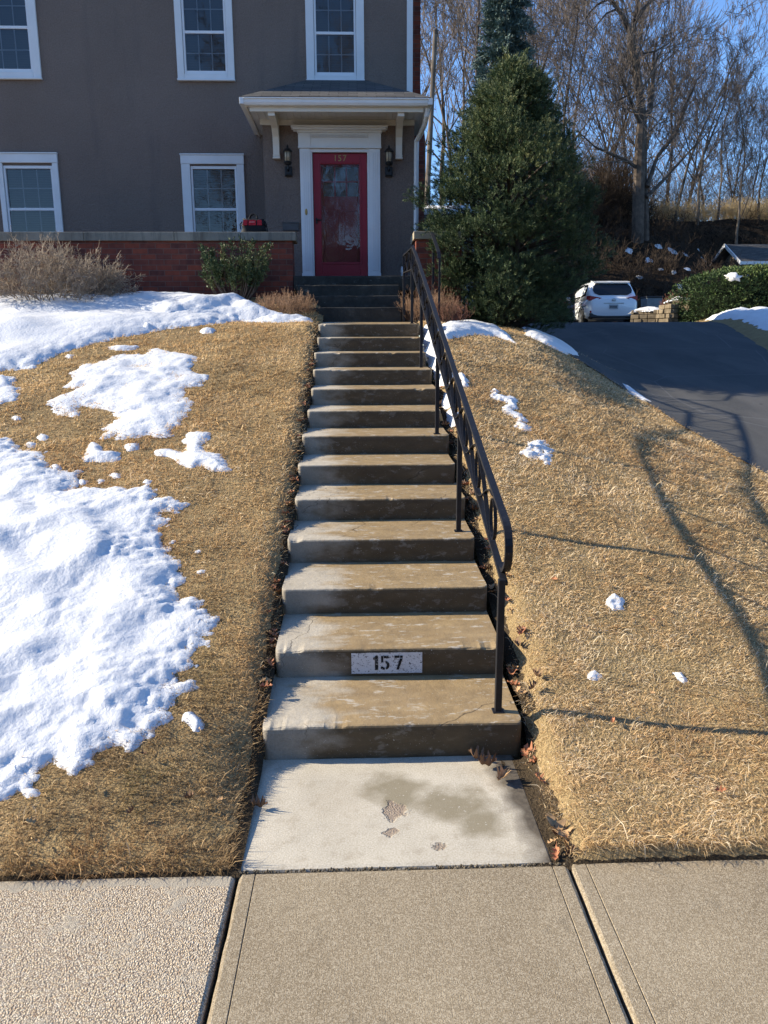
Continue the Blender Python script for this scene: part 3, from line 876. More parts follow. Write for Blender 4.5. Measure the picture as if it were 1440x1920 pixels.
# ================================================================== FALLEN LEAVES
M_LEAF = [simple('leaf_tan', (.42, .26, .13), .7, .2, vary=.3, scale=30), simple('leaf_russet', (.36, .15, .075), .7, .2, vary=.3, scale=30), simple('leaf_brown', (.17, .10, .06), .75, .2, vary=.3, scale=30)]
def leaf_mesh(seed, curl, lobes=True):
    r = random.Random(seed)
    n = 13
    half = []
    for i in range(n):
        t = i / (n - 1)
        w = .36 * math.sin(PI * min(1, t * .95 + .02)) ** .8
        if lobes: w *= (.62 + .42 * math.cos(t * PI * 7 + .4)) if 0 < i < n - 1 else 0.1
        half.append((t - .45, max(.015, w * r.uniform(.85, 1.15))))
    vs, fs = [], []
    for i, (y, w) in enumerate(half):
        for s in (-1, -.5, 0, .5, 1):
            x = s * w
            z = curl * (abs(s) * w) ** 1.3 * 1.6 + .28 * curl * (y * 1.6) ** 2 + .05 * math.sin(i * 1.3 + s * 2 + seed)
            vs.append((x, y, z))
    for i in range(n - 1):
        for j in range(4):
            a = i * 5 + j
            fs.append((a, a + 1, a + 6, a + 5))
    # stalk
    k = len(vs)
    vs += [(-.012, -.45, 0), (.012, -.45, 0), (.008, -.72, .06), (-.008, -.72, .06)]
    fs.append((k, k + 1, k + 2, k + 3))
    return vs, fs
leaf_meshes = []
for s in range(9):
    vs, fs = leaf_mesh(s + 3, (.5, .9, 1.6)[s % 3], True)
    me = bpy.data.meshes.new('fallen_leaf'); me.from_pydata(vs, [], fs); me.materials.append(M_LEAF[s % 3] if s < 6 else M_LEAF[0])
    me.polygons.foreach_set('use_smooth', [True] * len(fs)); me.update()
    leaf_meshes.append(me)
rl = random.Random(77)
def leaf(x, y, z, size, rot, k, label, group=None, tilt=(0, 0)):
    o = bpy.data.objects.new('fallen_leaf', leaf_meshes[k]); COL.objects.link(o)
    o.location = (x, y, z); o.scale = (size, size, size); o.rotation_euler = (tilt[0], tilt[1], rot)
    return tag(o, label, 'leaf', group)
leaf(.535, 2.985, .012, .10, 2.0, 2, 'curled tan oak leaf pointing at the bottom step on the path', tilt=(.12, .2))
leaf(.575, 2.885, .012, .095, 2.5, 8, 'twisted tan oak leaf on the path nearest the dirt edge', tilt=(-.1, -.25))
leaf(.50, 3.045, .010, .085, 1.3, 5, 'dark shrivelled leaf lying against the foot of the bottom riser', tilt=(.1, .15))
leaf(.715, 2.50, .03, .13, .6, 6, 'pale lobed oak leaf flat on the litter at the path corner', tilt=(.25, .1))
leaf(.715, 2.80, .05, .06, .9, 1, 'small reddish leaf at the edge of the grass beside the path', tilt=(.4, .2))
leaf(-.405, 2.72, .012, .07, 1.9, 2, 'single brown leaf in the grass shadow at the left path edge', tilt=(.2, .2))
for i in range(10):
    leaf(rl.uniform(.665, .76), rl.uniform(2.39, 2.52), rl.uniform(.006, .016), rl.uniform(.045, .075), rl.uniform(0, 6.3), rl.choice((0, 1, 2, 3, 4)), 'brown leaf in the small heap at the right front corner of the path', 'leaf heap at the path corner', (rl.uniform(-.5, .5), rl.uniform(-.5, .5)))
for i in range(6):
    leaf(rl.uniform(.70, .75), rl.uniform(2.95, 3.14), rl.uniform(.02, .05), rl.uniform(.045, .075), rl.uniform(0, 6.3), rl.choice((1, 1, 4, 3)), 'reddish leaf in the dirt at the right end of the bottom step', 'leaves by the bottom step', (rl.uniform(-.5, .5), rl.uniform(-.5, .5)))
for i in range(58):
    y = rl.uniform(3.2, 7.3); x = SXR + rl.uniform(.02, .13)
    leaf(x, y, float(H(x, y)) + rl.uniform(.01, .03), rl.uniform(.05, .085), rl.uniform(0, 6.3), rl.randrange(6), 'dead leaf in the dark gap between the steps and the right bank', 'leaves in the gap right of the steps', (rl.uniform(-.3, .3), rl.uniform(-.3, .3)))
for i in range(44):
    y = rl.uniform(3.3, 8.2); x = SXL - rl.uniform(.012, .055)
    leaf(x, y, float(H(x, y)) + rl.uniform(.01, .025), rl.uniform(.04, .065), rl.uniform(0, 6.3), rl.choice((0, 1, 1, 4)), 'small russet leaf caught along the left edge of the steps', 'leaves along the left edge of the steps', (rl.uniform(-.3, .3), rl.uniform(-.3, .3)))
for i in range(16):
    y = rl.uniform(2.5, 4.6); x = rl.uniform(.9, .42 * y + .3)
    leaf(x, y, float(H(x, y)) + .02, rl.uniform(.025, .045), rl.uniform(0, 6.3), rl.choice((0, 1, 3, 4)), 'small dead leaf lying on the dry grass of the right bank', 'leaves on the right lawn', (rl.uniform(-.25, .25), .45 + rl.uniform(-.2, .2)))
for i in range(7):
    y = rl.uniform(2.45, 3.0); x = rl.uniform(-1.25, -.5)
    leaf(x, y, float(H(x, y)) + .03, rl.uniform(.03, .05), rl.uniform(0, 6.3), rl.choice((0, 2, 5)), 'small dead leaf lying on the dry grass of the left bank', 'leaves on the left lawn', (rl.uniform(-.4, .4), rl.uniform(-.4, .4)))

# ================================================================== RAILING
mi = Mat('black_iron', 0.5, 0.35)
n_ = mi.noise(45, 5)
mi.color(mi.ramp(n_, [(.3, (.006, .006, .008)), (.68, (.012, .012, .015)), (.76, (.07, .068, .068))]))
mi.bump(mi.noise(70, 4), .25, .002)
M_IRON = mi.m
rail = thing('railing', 'black wrought iron railing with scrolled panel along the right of the steps', 'railing', (.62, 3.2, .154))
RX = .625
def rail_low(Y): return .154 + (Y - SY0) * RI / TR + .565       # lower bar height
GAP = .235
def post(x, y, zb, zt, w=.030):
    mb = MB(); mb.box(x - w / 2, x + w / 2, y - w / 2, y + w / 2, zb, zt)
    mb.box(x - .026, x + .026, y - .026, y + .026, zb - .002, zb + .006)
    return mb.build('post', M_IRON, rail, bevel=.003)
YA = 9.06; XF, YF, = .575, 9.88
zA_low, zA_top = rail_low(YA) , rail_low(YA) + GAP
post(.612, 3.20, .154, rail_low(3.235) + .01)
post(.622, 4.74, RI * 4, rail_low(4.74))
post(.617, 6.10, RI * 7, rail_low(6.10))
post(.630, 7.86, RI * 10, rail_low(7.86))
post(.618, YA, RI * 13, zA_low)
post(XF, YF, RI * 13 + .03, 2.66)
# lower bar
mb = MB()
mb.tube([(RX, 3.20, rail_low(3.20)), (RX, YA, zA_low)], 0, flat=(.030, .018)); mb.build('lower_bar', M_IRON, rail)
# top bar with its round return at the foot
pts = []
t = Vector((0, TR, RI)).normalized(); nrm = Vector((0, -t.z, t.y))
c0 = Vector((RX + .012, 3.30, rail_low(3.30) + GAP * .5))
rr_ = GAP * .5 * t.y
for k in range(13):
    a = -PI / 2 - PI * k / 12
    pts.append(c0 + nrm * (rr_ * math.sin(a)) + t * (rr_ * 1.0 * math.cos(a)))
pts = [c0 + t * .02 - nrm * rr_] + pts
pts += [Vector((RX + .008, y, rail_low(y) + GAP)) for y in (3.8, 5, 7, 8.6)] + [Vector((RX, YA, zA_top))]
mb = MB(); mb.tube(pts, 0, flat=(.033, .018)); mb.build('top_bar', M_IRON, rail)
mb = MB(); mb.tube([(RX - .002, YA + .004, zA_top - .004), (XF, YF, 2.83)], 0, flat=(.031, .009)); mb.build('top_bar', M_IRON, rail)
mb = MB(); mb.tube([(RX, YA + .004, zA_low), (XF, YF, 2.63)], 0, flat=(.030, .010)); mb.build('lower_bar', M_IRON, rail)
mb = MB(); mb.tube([(XF, YF, 2.62), (XF, YF, 2.835)], 0, flat=(.03, .012)); mb.build('end_bar', M_IRON, rail)
mb = MB(); mb.box(RX - .012, RX + .012, YA - .012, YA + .012, zA_low, zA_top); mb.build('end_bar', M_IRON, rail)
# infill: crossing bowed flats with ovals between
def infill(ya, yb, lowf, xf=lambda y: RX, cells=1):
    for c in range(cells):
        a = ya + (yb - ya) * c / cells; b = ya + (yb - ya) * (c + 1) / cells
        P = lambda u, v: Vector((xf(a + (b - a) * u), a + (b - a) * u, lowf(a + (b - a) * u) + .006 + (GAP - .014) * v))
        mb = MB()
        mb.tube([P(u, .5 - .5 * math.cos(PI * u)) for u in [i / 12 for i in range(13)]], 0, flat=(.022, .0045))
        mb.tube([P(u, .5 + .5 * math.cos(PI * u)) for u in [i / 12 for i in range(13)]], 0, flat=(.022, .0045))
        mb.build('scroll', M_IRON, rail)
        mb = MB()
        for cu in (.0, 1.0) if c == cells - 1 else (.0,):
            mb.tube([P(min(1.02, max(-.02, cu)) + .13 * math.cos(q), .5 + .42 * math.sin(q)) for q in [2 * PI * i / 18 for i in range(19)]], 0, flat=(.016, .004), caps=False)
        mb.build('oval', M_IRON, rail)
infill(3.52, 8.96, rail_low, cells=11)
infill(9.1, 9.84, lambda y: zA_low + (2.63 - zA_low) * (y - YA) / (YF - YA), lambda y: RX + (XF - RX) * (y - YA) / (YF - YA), cells=2)

hr = thing('handrail', 'dark plain handrail standing edge-on before the right brick pier', 'railing', (1.0, 10.6, 2.1))
mb = MB(); mb.box(.985, 1.015, 10.585, 10.615, 2.05, 3.16); mb.build('post', M_IRON, hr, bevel=.003)
mb = MB(); mb.tube([(1.0, 10.6, 3.16), (.97, 10.45, 3.17), (.985, 9.75, 2.86), (.99, 9.70, 2.78)], 0, flat=(.04, .012)); mb.build('top_bar', M_IRON, hr)
mb = MB(); mb.box(.98, 1.005, 9.70, 9.725, 2.03, 2.79); mb.build('post', M_IRON, hr, bevel=.003)

# ================================================================== SHRUBS AND TREES
M_TWIG_TAN = simple('twig_tan', (.30, .235, .17), .8, .2, vary=.3, scale=5)
M_TWIG_BROWN = simple('twig_brown', (.25, .15, .09), .8, .2, vary=.3, scale=5)
M_TWIG_RED = simple('twig_red', (.17, .075, .05), .8, .2, vary=.3, scale=5)
M_BARK = simple('bark', (.10, .078, .062), .9, .15, vary=.4, scale=4, bump=.5)
M_BARK2 = simple('bark_pale', (.15, .122, .096), .9, .15, vary=.35, scale=4, bump=.5)
M_TWIGS = simple('bare_twigs', (.165, .132, .108), .85, .15, vary=.3, scale=2)

def rnd_dir(r):
    z = r.uniform(-1, 1); a = r.uniform(0, 2 * PI); s = math.sqrt(1 - z * z)
    return Vector((s * math.cos(a), s * math.sin(a), z))

def sprout(mb, r, base, d, L, rad, level, up=.15, wob=.22, n_side=3, kids=(5, 4, 3), minrad=.002, segs=4, collect=None, ang=(.5, 1.0), shrink=(.45, .7)):
    pts = [base]; p = base.copy(); dd = d.normalized()
    for i in range(segs):
        dd = (dd + rnd_dir(r) * wob + Vector((0, 0, up)) * .5).normalized()
        p = p + dd * (L / segs); pts.append(p.copy())
    rads = [max(minrad, rad * (1 - .72 * i / segs)) for i in range(segs + 1)]
    mb.tube(pts, rads, n=max(3, n_side), caps=False)
    if level > 0:
        k = kids[-level] if level <= len(kids) else kids[0]
        for c in range(k):
            t = r.uniform(.22, 1.0) if c else 1.0
            q = t * segs; i = min(segs - 1, int(q)); b = pts[i].lerp(pts[i + 1], q - i)
            ax = (pts[i + 1] - pts[i]).normalized()
            side = ax.cross(rnd_dir(r)).normalized()
            a = r.uniform(*ang) if c else r.uniform(.05, .3)
            nd = ax * math.cos(a) + side * math.sin(a)
            sprout(mb, r, b, nd, L * r.uniform(*shrink), max(minrad, rad * (1 - .7 * t) * .72), level - 1, up, wob, max(3, n_side - 1), kids, minrad, max(2, segs - 1), collect, ang, shrink)
    elif collect is not None: collect.append((pts[-1], dd))

def twig_shrub(name, label, cx, cy, rx, ry, h, stems, mat, seed, thick=.006, up=.35, kids=(4, 4, 3), cat='shrub', dome=.75, zb=None, trim=None, wob=.2):
    r = random.Random(seed)
    z0 = float(H(cx, cy)) if zb is None else zb
    mb = MB()
    for i in range(stems):
        a = r.uniform(0, 2 * PI); q = math.sqrt(r.random())
        bx, by = cx + rx * .62 * q * math.cos(a), cy + ry * .62 * q * math.sin(a)
        lean = Vector((math.cos(a) * rx * q * .9, math.sin(a) * ry * q * .9, h * .85)).normalized()
        hh = h * (1 - (1 - dome) * q * q) * r.uniform(.42, .60)
        sprout(mb, r, Vector((bx, by, z0 - .03)), lean, hh, thick, len(kids), up, wob, 3, kids, thick * .22, 4, shrink=(.34, .6))
    v = np.array(mb.v)
    if trim is not None:
        v[:, 2] = np.where(v[:, 2] > z0 + h, z0 + h + (v[:, 2] - z0 - h) * trim, v[:, 2])
    vn = v
    o = mesh_obj(name, vn, mb.f, mat, None, False, (cx, cy, z0))
    return tag(o, label, cat)

twig_shrub('bare_shrub', 'large rounded leafless shrub of tan twigs below the left windows', -3.85, 10.25, .84, .55, 1.0, 95, M_TWIG_TAN, 1, .0085, up=.02, kids=(5, 5, 5), trim=.25, wob=.42)
twig_shrub('low_shrub', 'low brown dormant shrub at the left of the porch steps', -.88, 9.85, .42, .30, .40, 150, M_TWIG_BROWN, 2, .004, kids=(4, 3, 3), zb=2.1)
twig_shrub('low_shrub', 'brown dormant shrub behind the railing below the right pier', .88, 10.0, .40, .34, .50, 130, M_TWIG_BROWN, 3, .004, kids=(4, 3, 3), zb=2.03)
twig_shrub('low_shrub', 'sparse dark twiggy shrub between the railing and the big evergreen', 1.16, 9.75, .28, .25, .38, 45, M_TWIG_RED, 4, .004, kids=(3, 3, 2), zb=2.0)
twig_shrub('low_shrub', 'round reddish bare shrub above the stone retaining wall', 9.55, 23.5, .65, .5, .75, 60, M_TWIG_RED, 5, .012, kids=(4, 4, 3), zb=2.6)

# leaf sprays -------------------------------------------------------
def sprays(P, D, L, W, k, seed, spread=.9, leafw=.22):
    """k narrow leaves fanned round every shoot (P, D); returns verts, quads"""
    g = np.random.default_rng(seed)
    n = len(P)
    P = np.repeat(P, k, 0); D = np.repeat(D, k, 0)
    t = np.tile(np.linspace(.0, 1, k), n)
    R = g.normal(size=(n * k, 3)); R /= np.linalg.norm(R, axis=1)[:, None]
    d = D + R * spread; d /= np.linalg.norm(d, axis=1)[:, None]
    s = np.cross(d, g.normal(size=(n * k, 3))); s /= np.linalg.norm(s, axis=1)[:, None] + 1e-9
    ll = (L * g.uniform(.6, 1.2, n * k))[:, None]
    b = P + D * (t * L * 1.3)[:, None]
    w = s * (W * g.uniform(.7, 1.2, n * k))[:, None]
    V = np.stack([b - w * .4, b + d * ll * .55 - w, b + d * ll, b + d * ll * .55 + w], 1).reshape(-1, 3)
    Q = np.arange(n * k * 4).reshape(-1, 4)
    return V, Q

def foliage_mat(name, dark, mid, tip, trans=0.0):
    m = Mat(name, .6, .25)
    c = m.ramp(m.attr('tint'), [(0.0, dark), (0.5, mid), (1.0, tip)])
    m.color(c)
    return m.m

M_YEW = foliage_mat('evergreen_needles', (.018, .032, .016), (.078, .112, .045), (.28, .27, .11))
M_SPRUCE = foliage_mat('spruce_needles', (.04, .065, .055), (.095, .14, .125), (.19, .24, .21))
M_BOX = foliage_mat('hedge_leaves', (.014, .028, .010), (.06, .10, .028), (.16, .18, .05))

def conifer():
    root = thing('evergreen_tree', 'big dense dark green evergreen tree at the corner of the lawn', 'tree', (2.12, 11.2, 2.0))
    g = np.random.default_rng(5); r = random.Random(5)
    cx, cy, z0 = 2.10, 11.2, 1.98
    tz = np.array([0, .05, .12, .22, .32, .42, .52, .62, .72, .80, .87, .93, 1.0])
    tr = np.array([.55, .78, .94, 1.06, 1.14, 1.15, 1.10, .99, .84, .69, .53, .35, .10])
    Ht = 3.34
    M = 900
    P, D, tint = [], [], []
    tb = MB()
    tb.tube([(cx, cy, z0 - .1), (cx + .03, cy, z0 + 1.2), (cx - .02, cy, z0 + 2.4), (cx + .02, cy, z0 + 3.2)], [.085, .07, .045, .012], 8)
    for s in range(3):
        a = r.uniform(0, 6.28); tb.tube([(cx, cy, z0), (cx + .25 * math.cos(a), cy + .25 * math.sin(a), z0 + .9), (cx + .3 * math.cos(a), cy + .3 * math.sin(a), z0 + 2.1)], [.06, .045, .015], 6)
    for i in range(M):
        h = r.random() ** .85
        R = float(np.interp(h, tz, tr))
        a = i * 2.39996 + r.uniform(-.5, .5)
        lob = 1 + .11 * math.sin(a * 3 + h * 9) + .08 * math.sin(a * 5 - h * 17) + r.uniform(-.14, .07)
        q = r.uniform(.66, 1.0) if r.random() < .8 else r.uniform(.3, .66)
        rad = R * lob * q
        c = np.array([cx + rad * math.cos(a), cy + rad * math.sin(a), z0 + .02 + h * Ht])
        outd = np.array([math.cos(a) * .8, math.sin(a) * .8, .55]); outd /= np.linalg.norm(outd)
        if i % 2 == 0: tb.tube([(cx, cy, c[2] - .25), tuple((c + np.array([cx, cy, c[2] - .2])) / 2), tuple(c)], [.022, .014, .005], 4, caps=False)
        cl = r.uniform(.13, .25) * (1 - .35 * h)
        ns = int(42 * (cl / .2) ** 2)
        o = g.normal(size=(ns, 3)); o /= np.linalg.norm(o, axis=1)[:, None]; o *= (g.random(ns) ** .4)[:, None] * cl * np.array([1.1, 1.1, .8])
        p = c + o
        dd = o / cl * .9 + outd * .8 + np.array([0, 0, .35]) + g.normal(size=(ns, 3)) * .22
        dd /= np.linalg.norm(dd, axis=1)[:, None]
        P.append(p); D.append(dd)
        kind = r.random()
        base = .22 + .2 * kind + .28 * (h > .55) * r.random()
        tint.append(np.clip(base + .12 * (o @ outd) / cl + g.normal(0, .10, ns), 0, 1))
    # leading plumes at the top
    for i in range(26):
        a = r.uniform(0, 6.28); rad = r.uniform(.02, .42); h = 1 - rad * .5 + r.uniform(-.05, .08)
        b = np.array([cx + .02 + rad * math.cos(a), cy + rad * math.sin(a), z0 + h * Ht - .25])
        up_ = np.array([math.cos(a) * .35, math.sin(a) * .35, 1.0]); up_ /= np.linalg.norm(up_)
        ns = 26
        p = b + up_ * (g.random(ns)[:, None] * .36) + g.normal(size=(ns, 3)) * .025
        dd = up_ + g.normal(size=(ns, 3)) * .45; dd /= np.linalg.norm(dd, axis=1)[:, None]
        P.append(p); D.append(dd); tint.append(np.clip(.55 + g.normal(0, .15, ns), 0, 1))
    P = np.concatenate(P); D = np.concatenate(D); T = np.concatenate(tint)
    k = 22
    V, Q = sprays(P, D, .046, .0030, k, 3, .75)
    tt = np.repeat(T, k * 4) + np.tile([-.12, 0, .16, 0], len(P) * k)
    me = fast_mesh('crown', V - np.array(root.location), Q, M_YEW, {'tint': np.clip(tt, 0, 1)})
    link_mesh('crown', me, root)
    tb.build('trunk', M_BARK, root)
conifer()

def yew_small():
    root = thing('small_yew', 'small upright dark green yew against the brick porch wall', 'shrub', (-1.58, 10.55, 2.3))
    g = np.random.default_rng(8); r = random.Random(8)
    tb = MB(); P, D, T = [], [], []
    for i in range(46):
        a = r.uniform(0, 6.28); q = math.sqrt(r.random())
        b = Vector((-1.58 + .10 * q * math.cos(a), 10.55 + .08 * q * math.sin(a), 2.25))
        e = Vector((-1.58 + .50 * q * math.cos(a), 10.55 + .26 * q * math.sin(a), 2.25 + r.uniform(.45, .98) * (1 - .25 * q)))
        m_ = b.lerp(e, .5) + Vector((math.cos(a) * .05, 0, -.02))
        tb.tube([b, m_, e], [.010, .007, .003], 4, caps=False)
        ns = 34
        t = g.random(ns) * .75 + .25
        p = np.array(m_)[None] * (1 - t)[:, None] + np.array(e)[None] * t[:, None] + g.normal(size=(ns, 3)) * .016
        ax = np.array((e - m_).normalized())
        dd = ax + g.normal(size=(ns, 3)) * .55; dd /= np.linalg.norm(dd, axis=1)[:, None]
        P.append(p); D.append(dd); T.append(np.clip(.30 + .35 * r.random() + g.normal(0, .1, ns), 0, 1))
    P = np.concatenate(P); D = np.concatenate(D); T = np.concatenate(T)
    V, Q = sprays(P, D, .040, .006, 8, 4, .8)
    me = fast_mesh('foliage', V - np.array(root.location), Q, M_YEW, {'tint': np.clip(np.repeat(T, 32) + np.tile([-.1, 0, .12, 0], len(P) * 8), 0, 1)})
    link_mesh('foliage', me, root); tb.build('stems', M_BARK, root)
yew_small()

def spruce():
    x0, y0, z0, Ht = 4.95, 28.0, 2.2, 12.6
    root = thing('blue_spruce', 'tall blue-green spruce standing behind the big evergreen', 'tree', (x0, y0, z0))
    g = np.random.default_rng(9); r = random.Random(9)
    tb = MB(); tb.tube([(x0, y0, z0 - .2), (x0 + .05, y0, z0 + 6), (x0, y0, z0 + Ht)], [.2, .12, .02], 8)
    P, D, T = [], [], []
    z = 1.6
    while z < Ht - .1:
        f = z / Ht; Lb = 2.15 * (1 - f) ** .8 + .12
        nb = 7 if f < .9 else 5
        for b in range(nb):
            a = r.uniform(0, 6.28); L = Lb * r.uniform(.6, 1.12)
            s = Vector((x0, y0, z0 + z)); pts = []
            for t in (0, .35, .7, 1.0):
                pts.append(s + Vector((math.cos(a) * L * t, math.sin(a) * L * t, (.10 * t - .42 * t * t + .22 * t ** 3) * L + (.3 * L * t if f > .85 else 0))))
            tb.tube(pts, [.03 * (1 - f) + .008, .02 * (1 - f) + .006, .010, .004], 4, caps=False)
            ns = int(36 * L) + 10
            t = g.random(ns) ** .7
            arr = np.array([tuple(p) for p in pts])
            p = np.stack([np.interp(t, [0, .35, .7, 1], arr[:, k]) for k in range(3)], -1)
            side = np.array([-math.sin(a), math.cos(a), 0])
            p += side * (g.normal(size=ns) * .17 * (1 - .6 * t) * min(1, L))[:, None]; p[:, 2] -= np.abs(g.normal(size=ns)) * .10
            dd = np.array([math.cos(a), math.sin(a), -.12]) + g.normal(size=(ns, 3)) * .45 ; dd /= np.linalg.norm(dd, axis=1)[:, None]
            P.append(p); D.append(dd); T.append(np.clip(.35 + .3 * r.random() + g.normal(0, .12, ns), 0, 1))
        z += .30 * (1 - .45 * f)
    P = np.concatenate(P); D = np.concatenate(D); T = np.concatenate(T)
    V, Q = sprays(P, D, .15, .016, 9, 6, .55)
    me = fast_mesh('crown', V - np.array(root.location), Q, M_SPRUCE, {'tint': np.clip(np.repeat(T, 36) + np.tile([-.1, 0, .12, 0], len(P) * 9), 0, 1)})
    link_mesh('crown', me, root); tb.build('trunk', M_BARK, root)
    return root
spr = spruce()
rsp = random.Random(31)
for k, (X, Y, s_) in enumerate(((-7, 37, 1.15), (-3.2, 40, 1.2), (-.6, 44.5, 1.2), (-5, 45, 1.25), (-9, 42, 1.3), (-2.0, 50, 1.15), (-3.6, 35.5, 1.1))):  # hidden spruces, added to throw shade on the wooded slope
    c = thing('spruce', 'unseen tall spruce added behind the house to shade the slope', 'tree', (X, Y, 2.2), 'added shade spruces behind the house')
    c.scale = (s_ * 1.15, s_ * 1.15, s_); c.rotation_euler = (0, 0, rsp.uniform(0, 6))
    for ch in list(spr.children):
        d_ = ch.copy(); COL.objects.link(d_); d_.parent = c

def hedge():
    root = thing('clipped_hedge', 'rounded clipped green hedge beyond the driveway on the right', 'hedge', (12.0, 21.6, 2.45))
    g = np.random.default_rng(12)
    n = 26000
    # rounded box, superellipsoid
    cx, cy, cz, ax, ay, az_ = 12.55, 21.7, 2.35, 3.75, 1.5, 1.33
    d = g.normal(size=(n, 3)); d[:, 2] = np.abs(d[:, 2]); 
    e = 5.0
    s = (np.abs(d[:, 0] / ax) ** e + np.abs(d[:, 1] / ay) ** e + np.abs(d[:, 2] / az_) ** e) ** (-1 / e)
    P = d * s[:, None]
    lum = fbm(P[:, 0] * 2.2 + P[:, 1], P[:, 2] * 2.2 + P[:, 1] * .7, 51, 3)
    P = P * (1 + .045 * lum - .06 * g.random(n))[:, None]
    nr = np.stack([np.sign(P[:, 0]) * np.abs(P[:, 0] / ax) ** (e - 1) / ax, np.sign(P[:, 1]) * np.abs(P[:, 1] / ay) ** (e - 1) / ay, np.abs(P[:, 2] / az_) ** (e - 1) / az_], -1)
    nr /= np.linalg.norm(nr, axis=1)[:, None] + 1e-9
    P += np.array([cx, cy, cz])
    keep = (P[:, 1] < cy + .8)
    P, nr, lum = P[keep], nr[keep], lum[keep]; n = len(P)
    D = nr + g.normal(size=(n, 3)) * .4 + np.array([0, 0, .2]); D /= np.linalg.norm(D, axis=1)[:, None]
    V, Q = sprays(P, D, .075, .014, 5, 13, .8)
    T = np.clip(.40 + .45 * lum + g.normal(0, .12, n), 0, 1)
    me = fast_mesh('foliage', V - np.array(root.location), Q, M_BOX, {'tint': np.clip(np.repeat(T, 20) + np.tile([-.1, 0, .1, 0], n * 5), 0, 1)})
    link_mesh('foliage', me, root)
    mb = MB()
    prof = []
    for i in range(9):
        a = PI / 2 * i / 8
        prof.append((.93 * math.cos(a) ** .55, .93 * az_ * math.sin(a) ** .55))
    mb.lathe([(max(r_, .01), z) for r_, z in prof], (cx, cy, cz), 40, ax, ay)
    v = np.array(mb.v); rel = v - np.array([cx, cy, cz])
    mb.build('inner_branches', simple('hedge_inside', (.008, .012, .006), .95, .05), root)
hedge()
st = MB()
pts = []
for i in range(10):
    a = PI / 2 + 2 * PI * i / 10; q = .20 if i % 2 == 0 else .095
    pts.append((math.cos(a) * q, math.sin(a) * q * .62))
st.v = [(9.62 + x, 20.22 - .06, 3.40 + z) for x, z in pts] + [(9.62 + x * .7, 20.28 + .32, 3.46 + z * .8) for x, z in pts]
st.f = [tuple(range(10)), tuple(range(19, 9, -1))] + [(i, i + 10, (i + 1) % 10 + 10, (i + 1) % 10) for i in range(10)]
tag(st.build('snow_clump', M_SNOW, None, True, (9.62, 20.28, 3.44)), 'star-shaped clump of snow caught on the face of the clipped hedge', 'snow')

# ---------------------------------------------------------- bare woodland trees
def bare_tree_meshes(seed, Ht, rad, spread=.9, first=.30, nlimb=13, lean=0.0, fork=False):
    r = random.Random(seed)
    tb, cb = MB(), MB()
    pts = []; p = Vector((0, 0, -.3)); d = Vector((lean, 0, 1)).normalized()
    segs = 9
    for i in range(segs + 1):
        pts.append(p.copy())
        d = (d + rnd_dir(r) * .15 + Vector((0, 0, .05))).normalized()
        p = p + d * (Ht * .92 / segs)
    rads = [rad * (1 - .9 * (i / segs) ** .9) + .012 for i in range(segs + 1)]
    rads[0] *= 1.25
    tb.tube(pts, rads, 8)
    for c in range(nlimb):
        t = first + (1 - first) * (c + r.uniform(0, .8)) / nlimb
        t = min(t, .99)
        q = t * segs; i = min(segs - 1, int(q)); b = pts[i].lerp(pts[i + 1], q - i)
        a = c * 2.4 + r.uniform(-.6, .6)
        el = r.uniform(.55, 1.05)
        nd = Vector((math.cos(a) * math.cos(el) * spread, math.sin(a) * math.cos(el) * spread, math.sin(el)))
        L = Ht * r.uniform(.22, .36) * (1 - .5 * (t - first))
        sprout(cb, r, b, nd, L, rads[i] * .5, 4, .20, .20, 5, (3, 3, 4, 3), .0105, 5, ang=(.35, .85), shrink=(.42, .68))
    return tb, cb
VAR = []
for s, (Ht, rad, sp, first, nl, lean) in enumerate(((14, .15, .8, .30, 10, .02), (16, .17, .9, .34, 10, -.03), (12, .10, .9, .22, 10, .05), (15, .12, .6, .30, 11, .0), (11, .09, 1.0, .16, 10, -.06), (13, .16, .8, .30, 9, .16))):
    tb, cb = bare_tree_meshes(100 + s, Ht, rad, sp, first, nl, lean)
    mt = bpy.data.meshes.new('trunk'); mt.from_pydata(tb.v, [], tb.f); mt.materials.append(M_BARK if s % 2 else M_BARK2)
    mc = fast_mesh('crown', np.array(cb.v), np.array([f for f in cb.f if len(f) == 4]), M_TWIGS)
    VAR.append((mt, mc, float(np.percentile(np.array(cb.v)[:, 2], 99.3))))
def wood_tree(px, Y, ytop, k, label, group, rz=None):
    X = (px - 673) / 1450 * Y
    zt = 1.77 + (646 - ytop) / 1450 * Y
    z0 = float(Hfar(np.array(X), np.array(Y)))
    mt, mc, Ht = VAR[k]
    s = max(.45, (zt - z0) / Ht)
    root = thing('bare_tree', label, 'tree', (X, Y, z0), group)
    sx = min(s, 1.15) if s > 1.15 else s
    root.rotation_euler = (0, 0, rz if rz is not None else rt.uniform(0, 6.28))
    root.scale = (sx, sx, s)
    for nm, me in (('trunk', mt), ('crown', mc)):
        o = bpy.data.objects.new(nm, me); COL.objects.link(o); o.parent = root
    return root
rt = random.Random(21)
G1 = 'bare trees between the house and the spruce'
for px, Y, yt, k in ((782, 48, -60, 0), (800, 41, -150, 3), (818, 54, -40, 1), (838, 45, -80, 3), (858, 58, -30, 0), (872, 43, -120, 1), (893, 50, -60, 3), (908, 57, 10, 2), (768, 56, -90, 1)):
    wood_tree(px, Y, yt, k, 'bare tree in the strip between the house corner and the spruce', G1)
G2 = 'bare trees behind the evergreen'
